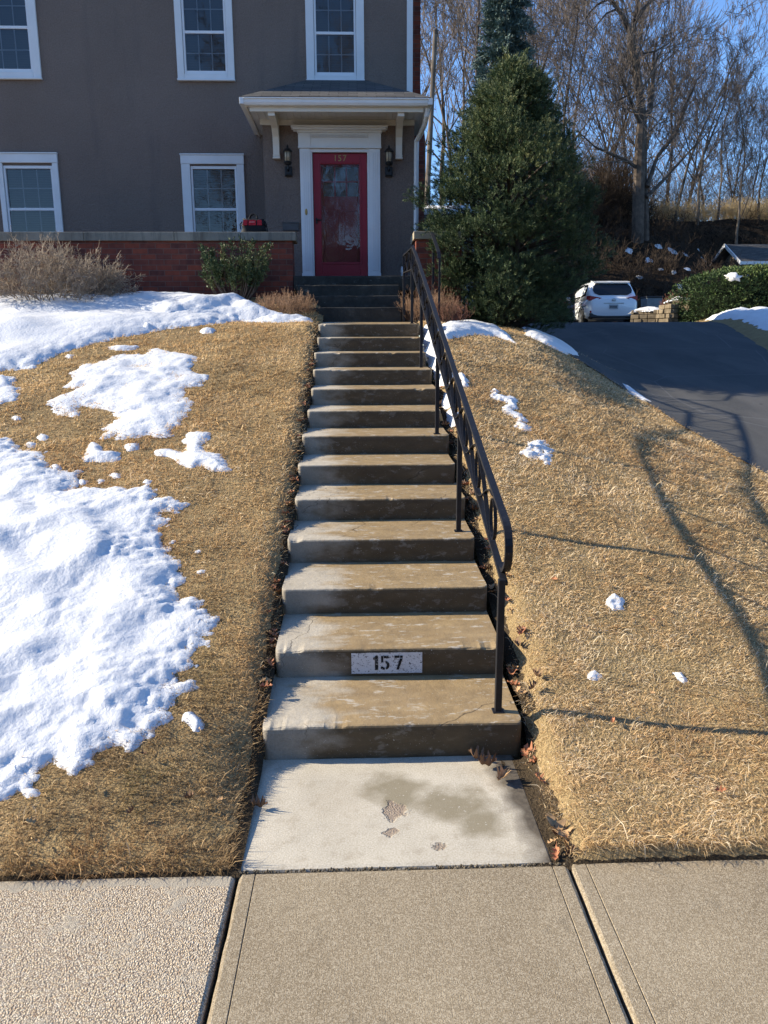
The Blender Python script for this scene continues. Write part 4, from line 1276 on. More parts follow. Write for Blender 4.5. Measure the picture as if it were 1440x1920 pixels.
for px, Y, yt, k in ((935, 56, -40, 0), (962, 47, -70, 3), (990, 53, -30, 1), (1018, 48, -50, 3), (1042, 43, -20, 1), (1068, 52, 10, 0), (1092, 57, 40, 2), (1012, 60, 20, 4), (1058, 60, 0, 1)):
    wood_tree(px, Y, yt, k, 'bare tree rising behind the right flank of the big evergreen', G2)
wood_tree(1108, 45, 60, 5, 'bare tree leaning right, just left of the big forked tree', None, 0.1)
G3 = 'bare trees behind the big forked tree'
for px, Y, yt, k in ((1132, 56, 60, 2), (1158, 52, 30, 0), (1182, 60, 70, 4), (1222, 57, 60, 1), (1148, 61, 110, 2)):
    wood_tree(px, Y, yt, k, 'slender bare tree close behind the big forked tree', G3)
G4 = 'bare trees on the hill crest at the right'
for px, Y, yt, k in ((1245, 47, 70, 2), (1262, 53, 60, 0), (1285, 46, 120, 4), (1300, 56, 150, 2), (1322, 47, 175, 4), (1340, 52, 190, 2), (1360, 45, 185, 4), (1378, 54, 150, 3), (1396, 47, 120, 3), (1412, 52, 165, 0), (1432, 45, 125, 3), (1452, 49, 160, 0), (1480, 52, 140, 3), (1515, 48, 120, 1), (1350, 60, 210, 2), (1270, 60, 140, 4)):
    wood_tree(px, Y, yt, k, 'bare tree on the hill crest right of the big forked tree', G4)

def big_tree():
    Y = 42.0
    P = lambda x, y, dy=0: Vector(on_y(1040 + x / 3.6, y / 3.6, Y + dy))
    X0 = P(565, 1760)
    z0 = float(Hfar(np.array(X0.x), np.array(Y)))
    root = thing('forked_tree', 'tallest bare tree on the slope, with a thick twin trunk forking high up', 'tree', (X0.x, Y, z0))
    r = random.Random(4)
    tb, cb = MB(), MB()
    limbs = [
        ([(555, 1900), (560, 1600), (568, 1250), (578, 950), (590, 800), (572, 600), (545, 430), (522, 300), (512, 205)], [.36, .33, .30, .28, .25, .21, .20, .19, .18], 0),
        ([(612, 1900), (612, 1500), (600, 1200), (600, 1000), (608, 850)], [.24, .21, .19, .17, .12], .2),
        ([(512, 215), (470, 130), (420, 50), (370, -20), (330, -120)], [.15, .12, .10, .08, .05], 0),
        ([(520, 220), (545, 130), (560, 20), (575, -120)], [.14, .12, .10, .06], .3),
        ([(545, 140), (600, 60), (670, -10), (740, -90)], [.10, .09, .07, .04], .5),
        ([(600, 800), (645, 740), (662, 600), (664, 400), (690, 250)], [.16, .14, .11, .08, .03], .4),
        ([(585, 850), (540, 750), (490, 620), (440, 500), (390, 420)], [.12, .10, .08, .05, .02], -.4),
        ([(565, 1140), (480, 1080), (380, 1040), (270, 990), (150, 880)], [.10, .085, .07, .05, .02], -.3),
        ([(620, 1330), (720, 1230), (830, 1110), (930, 1000), (1060, 870)], [.11, .09, .07, .05, .02], .5),
        ([(625, 1260), (690, 1060), (820, 900), (880, 720), (960, 540), (1060, 420)], [.12, .10, .09, .07, .04, .02], .8),
        ([(370, -10), (290, 30), (230, 90), (180, 170)], [.06, .05, .035, .015], -.3),
        ([(420, 60), (350, 90), (290, 160), (240, 230)], [.05, .04, .03, .012], -.2),
        ([(600, 360), (680, 345), (760, 300), (880, 180)], [.05, .045, .03, .012], .3),
        ([(570, 580), (500, 640), (420, 680), (360, 760)], [.05, .045, .03, .012], -.3),
    ]
    for li, (pp, rad, dy) in enumerate(limbs):
        pts = [P(x, y, dy * i) for i, (x, y) in enumerate(pp)]
        tb.tube(pts, rad, 8)
        L0 = sum((pts[i + 1] - pts[i]).length for i in range(len(pts) - 1))
        nk = int((3 if li < 2 else 5) * (1 + L0 / 6))
        for c in range(nk):
            t = r.uniform(.45 if li < 2 else .15, 1.0); q = t * (len(pts) - 1); i = min(len(pts) - 2, int(q))
            b = pts[i].lerp(pts[i + 1], q - i); ax = (pts[i + 1] - pts[i]).normalized()
            side = ax.cross(rnd_dir(r)).normalized(); a = r.uniform(.4, .95)
            nd = ax * math.cos(a) + side * math.sin(a)
            sprout(cb, r, b, nd, r.uniform(1.6, 3.2), max(.018, rad[i] * .32), 3, .22, .16, 4, (4, 4, 4), .0085, 4, ang=(.35, .85), shrink=(.45, .7))
    tb.build('trunk', M_BARK, root)
    link_mesh('crown', fast_mesh('crown', np.array(cb.v) - np.array(root.location), np.array([f for f in cb.f if len(f) == 4]), M_TWIGS), root)
big_tree()

# undergrowth on the slope and crest: nobody could count it
def brush(name, label, n, xr, yr, h, mat, seed, cat='undergrowth'):
    r = random.Random(seed); mb = MB()
    for i in range(n):
        X = r.uniform(*xr); Y = r.uniform(*yr)
        z = float(Hfar(np.array(X), np.array(Y)))
        for s in range(5):
            d = Vector((r.uniform(-.6, .6), r.uniform(-.4, .4), 1))
            L = h * r.uniform(.5, 1.2)
            b = Vector((X + r.gauss(0, .25), Y + r.gauss(0, .2), z - .05))
            sprout(mb, r, b, d, L * .6, .012, 2, .12, .3, 3, (4, 3), .007, 3)
    o = link_mesh(name, fast_mesh(name, np.array(mb.v), np.array([f for f in mb.f if len(f) == 4]), mat))
    return tag(o, label, cat, kind='stuff')
M_BRUSH = simple('brush_straw', (.50, .37, .20), .85, .15, vary=.3, scale=1.5)
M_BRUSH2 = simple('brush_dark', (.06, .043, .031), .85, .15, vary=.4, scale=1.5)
brush('crest_brush', 'tan dry brush along the sunlit crest of the hill', 260, (13.5, 30), (46.5, 50), 1.25, M_BRUSH, 61)
brush('understory', 'tangle of bare grey saplings along the crest behind the tall trees', 170, (11, 34), (50, 56), 4.6, M_TWIGS, 66)
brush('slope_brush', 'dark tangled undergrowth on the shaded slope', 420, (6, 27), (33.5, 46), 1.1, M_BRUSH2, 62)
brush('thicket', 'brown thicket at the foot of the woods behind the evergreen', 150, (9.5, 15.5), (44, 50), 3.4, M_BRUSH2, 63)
rr = random.Random(9)
def hill_snow(X, Y, s, k):
    a = [(X + s * rr.uniform(.6, 1.3) * math.cos(t), Y + s * .8 * rr.uniform(.6, 1.3) * math.sin(t)) for t in [2 * PI * i / 9 for i in range(9)]]
    snow_patch('small leftover snow patch among the leaves on the dark slope', a, .06, .02, .06, 300 + k, 2, .1, .06, group='snow scraps on the slope', zf=Hfar)
for k, (px, py) in enumerate(((1235, 462), (1260, 470), (1285, 478), (1310, 470), (1240, 505), (1262, 512), (1200, 520), (1290, 505), (1180, 470), (1320, 488), (1215, 490), (1275, 540))):
    d = ray(px, py); tt = np.linspace(30, 60, 600); Pp = CAM_C[None] + d[None] / d[1] * tt[:, None]
    bl = Pp[:, 2] < Hfar(Pp[:, 0], Pp[:, 1])
    i = int(np.argmax(bl)) if bl.any() else 0
    if bl.any(): hill_snow(Pp[i, 0], Pp[i, 1], rr.uniform(.12, .26), k)
# ================================================================== HOUSE
YB, YM, YP, YG = 12.15, 13.0, 10.95, 11.5
def mat_stucco():
    m = Mat('grey_stucco', .92, .15)
    p = m.pos()
    c = m.ramp(m.noise(1.1, 6), [(.3, (.182, .140, .116)), (.7, (.226, .176, .148))])
    c = m.mix(.35, c, m.ramp(m.noise(55, 4), [(.3, (.12, .093, .077)), (.7, (.285, .224, .188))]))
    x, y, z = m.sep(p)
    st = m.ramp(m.noise(1.4, 5, vec=m.scale(p, (3, 3, .35))), [(.58, 0.0), (.75, .35)])
    c = m.mix(st, c, (.115, .103, .096))
    m.color(c)
    b = m.bump(m.noise(26, 6, dist=.8), .8, .025)
    m.bump(m.noise(110, 4), .7, .010, b)
    return m.m
M_STUCCO = mat_stucco()
def mat_brick():
    m = Mat('red_brick', .85, .2)
    x, y, z = m.sep(m.obj())
    n = m.node('ShaderNodeTexBrick')
    n.inputs['Scale'].default_value = 1; n.inputs['Brick Width'].default_value = .205; n.inputs['Row Height'].default_value = .070
    n.inputs['Mortar Size'].default_value = .005; n.inputs['Mortar Smooth'].default_value = .15; n.inputs['Bias'].default_value = -.05
    n.inputs['Color1'].default_value = (.27, .064, .036, 1); n.inputs['Color2'].default_value = (.075, .034, .032, 1); n.inputs['Mortar'].default_value = (.15, .11, .092, 1)
    v = m.comb(m.math('ADD', x, y), z, 0.0)
    m.link(v, n.inputs['Vector'])
    c = m.mix(.30, n.outputs['Color'], m.ramp(m.noise(14, 5), [(.3, (.05, .022, .018)), (.7, (.27, .08, .05))]))
    m.color(c)
    b = m.bump(m.math('SUBTRACT', 1.0, n.outputs['Fac']), .8, .008)
    m.bump(m.noise(90, 4), .4, .004, b)
    return m.m
M_BRICK = mat_brick()
M_WHITE = simple('white_trim_paint', (.74, .74, .73), .5, .35, vary=.05, scale=3, bump=.04)
M_CREAM = simple('cream_trim_paint', (.72, .68, .60), .5, .35, vary=.06, scale=3, bump=.04)
M_VINYL = simple('vinyl_sash', (.78, .78, .78), .35, .4, vary=.02)
M_GRID = simple('window_grid', (.66, .68, .70), .4, .3, vary=.04)
M_RED = simple('red_door_paint', (.27, .008, .022), .38, .45, vary=.08, scale=4, bump=.03)
M_BRASS = simple('aged_brass', (.42, .29, .11), .38, .5, metal=.9, vary=.2, scale=40)
M_BLACK = simple('black_metal', (.012, .012, .013), .45, .4, vary=.2)
M_DARKROOM = simple('room_interior', (.03, .03, .032), .9, .1)
def mat_glass(name, tint=.75, gloss=.16):
    m = Mat(name)
    out = m.t.nodes['Material Output']
    tr = m.node('ShaderNodeBsdfTransparent'); tr.inputs[0].default_value = (tint, tint * 1.01, tint * 1.02, 1)
    gl = m.node('ShaderNodeBsdfGlossy'); gl.inputs['Roughness'].default_value = .012
    bp = m.node('ShaderNodeBump'); bp.inputs['Strength'].default_value = .06; bp.inputs['Distance'].default_value = .02
    m.link(m.noise(3.5, 3), bp.inputs['Height']); m.link(bp.outputs[0], gl.inputs['Normal'])
    fr = m.node('ShaderNodeFresnel'); fr.inputs['IOR'].default_value = 1.5
    f = m.math('ADD', m.math('MULTIPLY', fr.outputs[0], 1.0), gloss - .04)
    mx = m.node('ShaderNodeMixShader'); m.link(f, mx.inputs[0]); m.link(tr.outputs[0], mx.inputs[1]); m.link(gl.outputs[0], mx.inputs[2])
    m.link(mx.outputs[0], out.inputs['Surface'])
    return m.m
M_GLASS = mat_glass('window_glass', .66, .085)
M_STORM = mat_glass('storm_door_glass', .85, .075)
mb_ = Mat('window_blind', .7, .2)
mb_.color((.16, .17, .17)); M_BLIND = mb_.m

house = thing('house', 'two-storey dark grey stucco house with white window trim and a red front door', 'house', (-4.0, YM, 2.69))
HX0, HX1, HZ0, HZ1, HY1 = -9.5, .86, 2.2, 7.75, 20.8

def wall_holes(mb, x0, x1, z0, z1, Y, holes, depth=.12):
    xs = sorted({x0, x1, *[h[0] for h in holes], *[h[1] for h in holes]}); zs = sorted({z0, z1, *[h[2] for h in holes], *[h[3] for h in holes]})
    for i in range(len(xs) - 1):
        for j in range(len(zs) - 1):
            cx, cz = (xs[i] + xs[i + 1]) / 2, (zs[j] + zs[j + 1]) / 2
            if any(h[0] < cx < h[1] and h[2] < cz < h[3] for h in holes): continue
            mb.quad((xs[i], Y, zs[j]), (xs[i + 1], Y, zs[j]), (xs[i + 1], Y, zs[j + 1]), (xs[i], Y, zs[j + 1]))
    for a, b, c, d in holes:
        mb.quad((a, Y, c), (a, Y, d), (a, Y + depth, d), (a, Y + depth, c)); mb.quad((b, Y, c), (b, Y + depth, c), (b, Y + depth, d), (b, Y, d))
        mb.quad((a, Y, d), (b, Y, d), (b, Y + depth, d), (a, Y + depth, d)); mb.quad((a, Y, c), (a, Y + depth, c), (b, Y + depth, c), (b, Y, c))

# windows: outer x0,x1, outer z0,z1, sash x0,x1, z0, meeting rail, z1, is upper
WIN = [(-5.66, -4.735, 5.74, 7.14, -5.51, -4.885, 5.845, 6.43, 7.01, 'upper-storey window at the left edge of the facade'),
       (-2.69, -1.83, 5.735, 7.14, -2.555, -1.965, 5.835, 6.385, 7.01, 'upper-storey window in the middle of the facade'),
       (-.735, .145, 5.735, 7.14, -.58, -.01, 5.825, 6.385, 7.01, 'upper-storey window above the porch roof'),
       (-5.53, -4.61, 3.10, 4.665, -5.42, -4.73, 3.22, 3.865, 4.47, 'ground-floor window at the left, behind the bare shrub'),
       (-2.715, -1.745, 3.10, 4.655, -2.545, -1.895, 3.22, 3.865, 4.47, 'ground-floor window beside the tool bag')]
wall = MB()
wall_holes(wall, HX0, HX1, HZ0, HZ1, YM, [(w[4] - .01, w[5] + .01, w[6] - .01, w[8] + .01) for w in WIN])
wall.quad((HX1, YM, HZ0), (HX1, HY1, HZ0), (HX1, HY1, HZ1), (HX1, YM, HZ1))
wall.quad((HX0, YM, HZ0), (HX0, YM, HZ1), (HX0, HY1, HZ1), (HX0, HY1, HZ0))
wall.quad((HX0, HY1, HZ0), (HX0, HY1, HZ1), (HX1, HY1, HZ1), (HX1, HY1, HZ0))
# entrance bay
BX0, BX1, BZ1 = -1.345, .855, 4.975
DX0, DX1, DZ0, DZ1 = -.635, .165, 2.70, 4.51
wall_holes(wall, BX0, BX1, 2.4, BZ1, YB, [(DX0, DX1, DZ0, DZ1)], .16)
wall.quad((BX0, YB, 2.4), (BX0, YB, BZ1), (BX0, YM - .001, BZ1), (BX0, YM - .001, 2.4))
wall.quad((BX1, YB, 2.4), (BX1, YM - .001, 2.4), (BX1, YM - .001, BZ1), (BX1, YB, BZ1))
hw = wall.build('wall', M_STUCCO, house)
rm = MB(); rm.box(HX0 + .2, HX1 - .2, YM + .5, HY1 - .3, HZ0 + .1, HZ1 - .1); rm.build('interior', M_DARKROOM, house)

for (x0, x1, z0, z1, sx0, sx1, sz0, szm, sz1, lab) in WIN:
    c = MB(); y0 = YM - .032
    c.box(x0, sx0 - .035, y0, YM + .02, z0, z1 - .13); c.box(sx1 + .035, x1, y0, YM + .02, z0, z1 - .13)
    c.box(x0 - .004, x1 + .004, y0 - .006, YM + .02, z1 - .128, z1); c.box(x0 - .012, x1 + .012, y0 - .018, YM + .02, z1 + .001, z1 + .02)
    c.box(sx0 - .033, sx1 + .033, y0 + .001, YM + .02, z0 + .001, sz0 - .03)
    c.box(x0 - .006, x1 + .006, y0 - .022, YM, z0 - .03, z0 - .001)
    w = c.build('window', M_WHITE, house, bevel=.004); w['label'] = lab
    s = MB(); f = .032
    yA, yB_ = YM - .008, YM + .030
    s.box(sx0 - .03, sx0, yA, YM + .06, sz0 - .028, sz1 + .03); s.box(sx1, sx1 + .03, yA, YM + .06, sz0 - .028, sz1 + .03)
    s.box(sx0 + .001, sx1 - .001, yA + .002, YM + .06, sz0 - .028, sz0 + .018); s.box(sx0 + .001, sx1 - .001, yA + .002, YM + .06, sz1 - .012, sz1 + .03)
    s.box(sx0 + .001, sx1 - .001, yA + .004, YM + .05, szm - .02, szm + .02)
    s.build('sash', M_VINYL, w, bevel=.003)
    g = MB()
    for (za, zb, yy) in ((sz0, szm - .02, YM + .018), (szm + .02, sz1, YM + .032)):
        for k in (1, 2):
            xx = sx0 + (sx1 - sx0) * k / 3; g.box(xx - .0075, xx + .0075, yy, yy + .006, za, zb)
        zm = (za + zb) / 2; g.box(sx0, sx1, yy + .001, yy + .005, zm - .0075, zm + .0075)
    g.build('muntin', M_GRID, w)
    p = MB()
    p.quad((sx0, YM + .012, sz0), (sx1, YM + .012, sz0), (sx1, YM + .012, szm), (sx0, YM + .012, szm))
    p.quad((sx0, YM + .026, szm), (sx1, YM + .026, szm), (sx1, YM + .026, sz1), (sx0, YM + .026, sz1))
    p.build('pane', M_GLASS, w)
    b = MB()
    n = int((sz1 - sz0) / .034)
    for k in range(n):
        z = sz0 + .01 + k * .034
        b.quad((sx0 - .01, YM + .095, z), (sx1 + .01, YM + .095, z), (sx1 + .01, YM + .075, z + .026), (sx0 - .01, YM + .075, z + .026))
    b.build('blind', M_BLIND, w)

# corner boards, main eaves and roof
t = MB(); t.box(.795, .862, YM - .022, YM + .03, 5.45, HZ1); t.box(.8625, .885, YM - .022, YM + .08, 5.0, HZ1)
t.build('corner_board', M_WHITE, house, bevel=.003)
M_SHING = None
def mat_shingle():
    m = Mat('asphalt_shingles', .9, .2)
    x, y, z = m.sep(m.obj())
    n = m.node('ShaderNodeTexBrick'); n.inputs['Scale'].default_value = 1
    n.inputs['Brick Width'].default_value = .26; n.inputs['Row Height'].default_value = .125; n.inputs['Mortar Size'].default_value = .006; n.inputs['Bias'].default_value = 0
    n.inputs['Color1'].default_value = (.055, .052, .050, 1); n.inputs['Color2'].default_value = (.115, .108, .10, 1); n.inputs['Mortar'].default_value = (.018, .018, .018, 1)
    m.link(m.comb(x, m.math('MULTIPLY', y, 1.12), 0.0), n.inputs['Vector'])
    m.color(m.mix(.35, n.outputs['Color'], m.ramp(m.noise(120, 3), [(.3, (.03, .03, .03)), (.7, (.15, .14, .132))])))
    b = m.bump(m.math('SUBTRACT', 1.0, n.outputs['Fac']), .7, .012)
    m.bump(m.noise(200, 3), .5, .004, b)
    return m.m
M_SHING = mat_shingle()
e = .20
r = MB()
a0, a1, b0, b1 = HX0 - e, HX1 + e, YM - e, HY1 + e
zr = 10.4; xm0, xm1 = HX0 + 4.2, HX1 - 4.2; ym = (YM + HY1) / 2
r.add([(a0, b0, HZ1 + .1), (a1, b0, HZ1 + .1), (a1, b1, HZ1 + .1), (a0, b1, HZ1 + .1), (xm0, ym, zr), (xm1, ym, zr)],
      [(0, 1, 5, 4), (1, 2, 5), (2, 3, 4, 5), (3, 0, 4)])
rf = r.build('roof', M_SHING, house)
s = MB(); s.box(a0, a1, b0, b1, HZ1, HZ1 + .095); s.build('eave', M_WHITE, house)

# brick chimney on the side
ch = MB()
ch.box(.8645, 1.175, 14.2, 15.3, 2.2, 5.28)
ch.add([(.8645, 14.2, 5.28), (1.175, 14.2, 5.28), (1.175, 15.3, 5.28), (.8645, 15.3, 5.28), (.8645, 14.25, 5.50), (1.10, 14.25, 5.50), (1.10, 15.25, 5.50), (.8645, 15.25, 5.50)],
       [(0, 1, 5, 4), (1, 2, 6, 5), (2, 3, 7, 6), (4, 5, 6, 7)])
ch.box(.8645, 1.10, 14.25, 15.25, 5.50, 11.0)
ch.build('chimney', M_BRICK, house)

# entrance: surround
d = MB()
yf = YB - .055
for (xa, xb) in ((-.815, DX0 - .03), (DX1 + .03, .352)):
    d.box(xa, xb, yf, YB + .02, 2.692, 4.555)
    wv = xb - xa
    for k in range(3):
        xx = xa + wv * (.30 + .2 * k); d.box(xx - .012, xx + .012, yf - .006, yf + .001, 2.86, 4.50)
    d.box(xa - .008, xb + .008, yf - .012, YB + .02, 2.6925, 2.82)
d.box(DX0 - .0295, DX0 + .0, yf + .02, YB + .03, 2.692, 4.555); d.box(DX1, DX1 + .0295, yf + .02, YB + .03, 2.692, 4.555)
d.box(DX0 - .0285, DX1 + .0285, yf + .018, YB + .03, 4.51, 4.556)
d.box(-.82, .357, yf - .004, YB + .02, 4.557, 4.765)
d.box(-.83, -.655, yf - .016, YB + .02, 4.575, 4.764); d.box(.19, .367, yf - .016, YB + .02, 4.575, 4.764)
d.box(-.835, .372, yf - .026, YB + .02, 4.5572, 4.574)
k = 0; xx = -.64
while xx < .175:
    d.box(xx, xx + .012, yf - .022, yf - .003, 4.700, 4.735); xx += .021
d.box(-.64, .18, yf - .016, YB, 4.736, 4.764)
d.box(-.845, .382, yf - .040, YB + .02, 4.7655, 4.79); d.box(-.90, .437, yf - .085, YB + .02, 4.7905, 4.815); d.box(-.925, .462, yf - .11, YB + .02, 4.8155, 4.842)
d.build('door_surround', M_WHITE, house, bevel=.002)
bell = MB(); bell.lathe([(.030, 0), (.030, .006), (.022, .012)], (0, 0, 0), 16)
v = [( -.738 + x * .62, yf - .001 - z, 3.685 + y * 1.55) for x, y, z in bell.v]
mesh_obj('doorbell', v, bell.f, M_BRASS, house)

# storm door with a panelled door behind it
ys = YB + .012; ye = YB + .048
GX0, GX1, GZ0, GZ1 = -.518, .048, 2.985, 4.355
dr = MB()
dr.box(DX0 + .004, GX0, ys, ye, DZ0 + .008, DZ1 - .005); dr.box(GX1, DX1 - .004, ys, ye, DZ0 + .008, DZ1 - .005)
dr.box(GX0 + .0005, GX1 - .0005, ys + .001, ye, DZ0 + .008, GZ0); dr.box(GX0 + .0005, GX1 - .0005, ys + .001, ye, GZ1, DZ1 - .005)
for (xa, xb, za, zb) in ((GX0 - .03, GX0 - .012, GZ0 - .03, GZ1 + .03), (GX1 + .012, GX1 + .03, GZ0 - .03, GZ1 + .03)):
    dr.box(xa, xb, ys - .006, ys - .0005, za, zb)
dr.box(GX0 - .0115, GX1 + .0115, ys - .006, ys + .0005, GZ0 - .03, GZ0 - .012); dr.box(GX0 - .0115, GX1 + .0115, ys - .006, ys + .0005, GZ1 + .012, GZ1 + .03)
door = dr.build('door', M_RED, house, bevel=.003)
door['label'] = 'red storm door with one tall glass pane'
p = MB(); p.quad((GX0, ys + .018, GZ0), (GX1, ys + .018, GZ0), (GX1, ys + .018, GZ1), (GX0, ys + .018, GZ1)); p.build('pane', M_STORM, door)
h = MB(); h.box(-.602, -.578, ys - .016, ys + .001, 3.53, 3.61); h.tube([(-.59, ys - .012, 3.58), (-.59, ys - .045, 3.58), (-.52, ys - .05, 3.575)], .009, 8); h.build('handle', M_BLACK, door)
hg = MB()
for z in (4.30, 3.62, 2.90): hg.box(DX1 - .012, DX1 + .006, ys - .012, ys + .01, z - .045, z + .045)
hg.build('hinge', M_RED, door)
# house numbers on the top rail
fc = bpy.data.curves.new('numeral', 'FONT')
def numeral(ch_, x):
    cu = bpy.data.curves.new('numeral', 'FONT'); cu.body = ch_; cu.size = .118; cu.extrude = .003; cu.align_x = 'CENTER'
    ob = bpy.data.objects.new('numeral', cu); COL.objects.link(ob)
    bpy.context.view_layer.update()
    me = bpy.data.meshes.new_from_object(ob.evaluated_get(bpy.context.evaluated_depsgraph_get()))
    bpy.data.objects.remove(ob)
    vv = [(x + a.co.x, ys - .004 - a.co.z, 4.400 + a.co.y) for a in me.vertices]
    return mesh_obj('house_number', vv, [tuple(q.vertices) for q in me.polygons], M_BRASS, door)
for ch_, x in (('1', -.30), ('5', -.235), ('7', -.165)): numeral(ch_, x)
# inner door
LZ0 = 3.93
idr = MB(); yi = YB + .115
lx0, lx1 = GX0 + .03, GX1 - .02
idr.box(DX0 + .002, lx0, yi, yi + .04, DZ0, DZ1 - .001); idr.box(lx1, DX1 - .002, yi, yi + .04, DZ0, DZ1 - .001)
idr.box(lx0 + .0005, lx1 - .0005, yi + .001, yi + .04, DZ0, LZ0); idr.box(lx0 + .0005, lx1 - .0005, yi + .001, yi + .04, 4.34, DZ1 - .001)
for kx in (1, 2):
    xx = lx0 + (lx1 - lx0) * kx / 3; idr.box(xx - .012, xx + .012, yi + .004, yi + .03, LZ0, 4.34)
idr.box(lx0, lx1, yi + .006, yi + .028, 4.125, 4.150)
for (xa, xb, za, zb) in ((lx0 + .02, -.27, 2.85, 3.72), (-.20, lx1 - .02, 2.85, 3.72)):
    idr.box(xa, xb, yi - .008, yi + .002, za, zb)
ind = idr.build('inner_door', M_RED, house, bevel=.004)
p = MB(); p.quad((lx0, yi + .015, LZ0), (lx1, yi + .015, LZ0), (lx1, yi + .015, 4.34), (lx0, yi + .015, 4.34)); p.build('pane', M_GLASS, ind)
ih = MB(); ih.box(DX0 + .001, DX1 - .001, yi + .25, yi + .26, DZ0, DZ1); ih.build('hall_interior', simple('hall_interior', (.10, .12, .15), .9, .1), house)

ms = MB()
ms.box(-1.095, -.855, YB - .022, YB + .005, 3.43, 3.535); ms.box(-1.10, -.85, YB - .030, YB, 3.537, 3.55); ms.box(-1.08, -.87, YB - .026, YB - .021, 3.44, 3.50)
ms.build('mail_slot', simple('mail_slot_paint', (.095, .090, .088), .6, .3), house, bevel=.002)

# porch roof
eg = [(-1.575, YG), (1.055, YG)]
pr = MB()
zE, zT = 5.045, 5.742
pr.add([(-1.545, YG - .06, zE + .012), (1.03, YG - .06, zE + .012), (1.03, YM, zE + .012), (-1.545, YM, zE + .012), (-.715, YM, zT), (.145, YM, zT)],
       [(0, 1, 5, 4), (1, 2, 5), (3, 0, 4), (0, 3, 2, 1)])
roof = pr.build('porch_roof', M_SHING, house)
gt = MB()
gprof = [(YG - .005, 4.945), (YG - .075, 4.945), (YG - .095, 4.975), (YG - .098, 5.010), (YG - .115, 5.018), (YG - .115, 5.032), (YG - .105, 5.032), (YG - .09, 5.02), (YG - .005, 5.02)]
gt.prism_x(gprof, -1.500, .990)
gt.box(-1.56, -1.501, YG - .105, YM - .02, 4.95, 5.033); gt.box(.991, 1.05, YG - .105, YM - .02, 4.95, 5.033)
gt.build('gutter', M_WHITE, roof, bevel=.004)
fa = MB(); fa.box(-1.44, .935, YG + .002, YG + .03, 4.885, 4.944); fa.box(-1.4995, .9895, YG - .004, YG + .02, 4.9445, 5.02)
fa.box(-1.499, -1.47, YG + .021, YM - .02, 4.93, 5.02); fa.box(.96, .989, YG + .021, YM - .02, 4.93, 5.02)
fa.box(BX0 - .03, BX1 + .0, YB - .035, YB - .001, 4.875, 4.945)
fa.build('fascia', M_CREAM, roof, bevel=.003)
sf = MB()
xx = -1.469
while xx < .958:
    x2 = min(xx + .098, .959)
    sf.box(xx + .003, x2 - .003, YG + .031, YM - .02, 4.945, 4.96)
    xx += .10
sf.box(-1.4685, .9585, YG + .031, YM - .02, 4.9545, 4.975)
sf.build('soffit', simple('soffit_vinyl', (.62, .61, .585), .5, .3, vary=.04), roof)
for xb in (-1.15, .628):
    b = MB()
    b.prism_x([(YB - .001, 4.44), (YB - .062, 4.44), (YB - .066, 4.60), (YB - .095, 4.70), (YB - .19, 4.79), (YB - .36, 4.835), (YG + .035, 4.84), (YG + .035, 4.884), (YG + .04, 4.943), (YB - .036, 4.943), (YB - .036, 4.874), (YB - .001, 4.874)], xb - .046, xb + .046)
    b.box(xb - .054, xb + .054, YB - .072, YB - .001, 4.415, 4.439)
    b.box(xb - .052, xb + .052, YB - .070, YB - .001, 4.455, 4.468)
    b.build('bracket', M_CREAM, roof, bevel=.003)
ds = MB()
ds.tube([(.985, YG + .02, 4.95), (.985, YG + .05, 4.86), (.97, YG + .2, 4.78), (.93, YB - .16, 4.72), (.885, YB - .06, 4.66), (.882, YB - .05, 4.52)], [.036, .036, .036, .036, .036, .036], 10)
ds.tube([(.882, YB - .05, 4.53), (.882, YB - .05, 2.75)], [.036, .036], 10)
ds.box(.84, .924, YB - .092, YB - .008, 4.0, 4.03); ds.box(.84, .924, YB - .092, YB - .008, 3.2, 3.23)
ds.build('downspout', M_WHITE, house, smooth=False)

# ------------------------------------------------------------------ wall lanterns
ml = Mat('lantern_glass', .3, .4); ml.color(ml.ramp(ml.noise(60, 3), [(.3, (.34, .27, .17)), (.7, (.52, .43, .30))])); M_LGLASS = ml.m
def lantern(x, label):
    z = 4.20
    t = thing('wall_lantern', label, 'lamp', (x, YB, z), 'lanterns either side of the red door')
    b = MB(); b.box(x - .055, x + .055, YB - .030, YB - .001, z - .02, z + .115); b.box(x - .045, x + .045, YB - .055, YB - .030, z - .005, z + .10)
    b.tube([(x, YB - .05, z + .05), (x, YB - .10, z + .07), (x, YB - .10, z + .13)], .014, 8); b.build('wall_plate', M_BLACK, t, bevel=.004)
    c = MB(); yc = YB - .10
    c.lathe([(.018, z + .115), (.045, z + .125), (.060, z + .150), (.052, z + .165)], (x, yc, 0), 12)
    for k in range(6):
        a = 2 * PI * k / 6 + .3; c.tube([(x + .047 * math.cos(a), yc + .047 * math.sin(a), z + .16), (x + .052 * math.cos(a), yc + .052 * math.sin(a), z + .30)], .0045, 4)
    c.build('cage', M_BLACK, t)
    g = MB(); g.lathe([(.040, z + .166), (.046, z + .295), (.03, z + .30)], (x, yc, 0), 12); g.build('lantern_glass', M_LGLASS, t, True)
    k = MB(); k.lathe([(.066, z + .296), (.070, z + .306), (.045, z + .335), (.020, z + .350), (.012, z + .362), (.016, z + .372), (.004, z + .395)], (x, yc, 0), 12); k.build('cap', M_BLACK, t)
lantern(-.985, 'black lantern with amber glass on the wall left of the red door')
lantern(.480, 'black lantern with amber glass on the wall right of the red door')

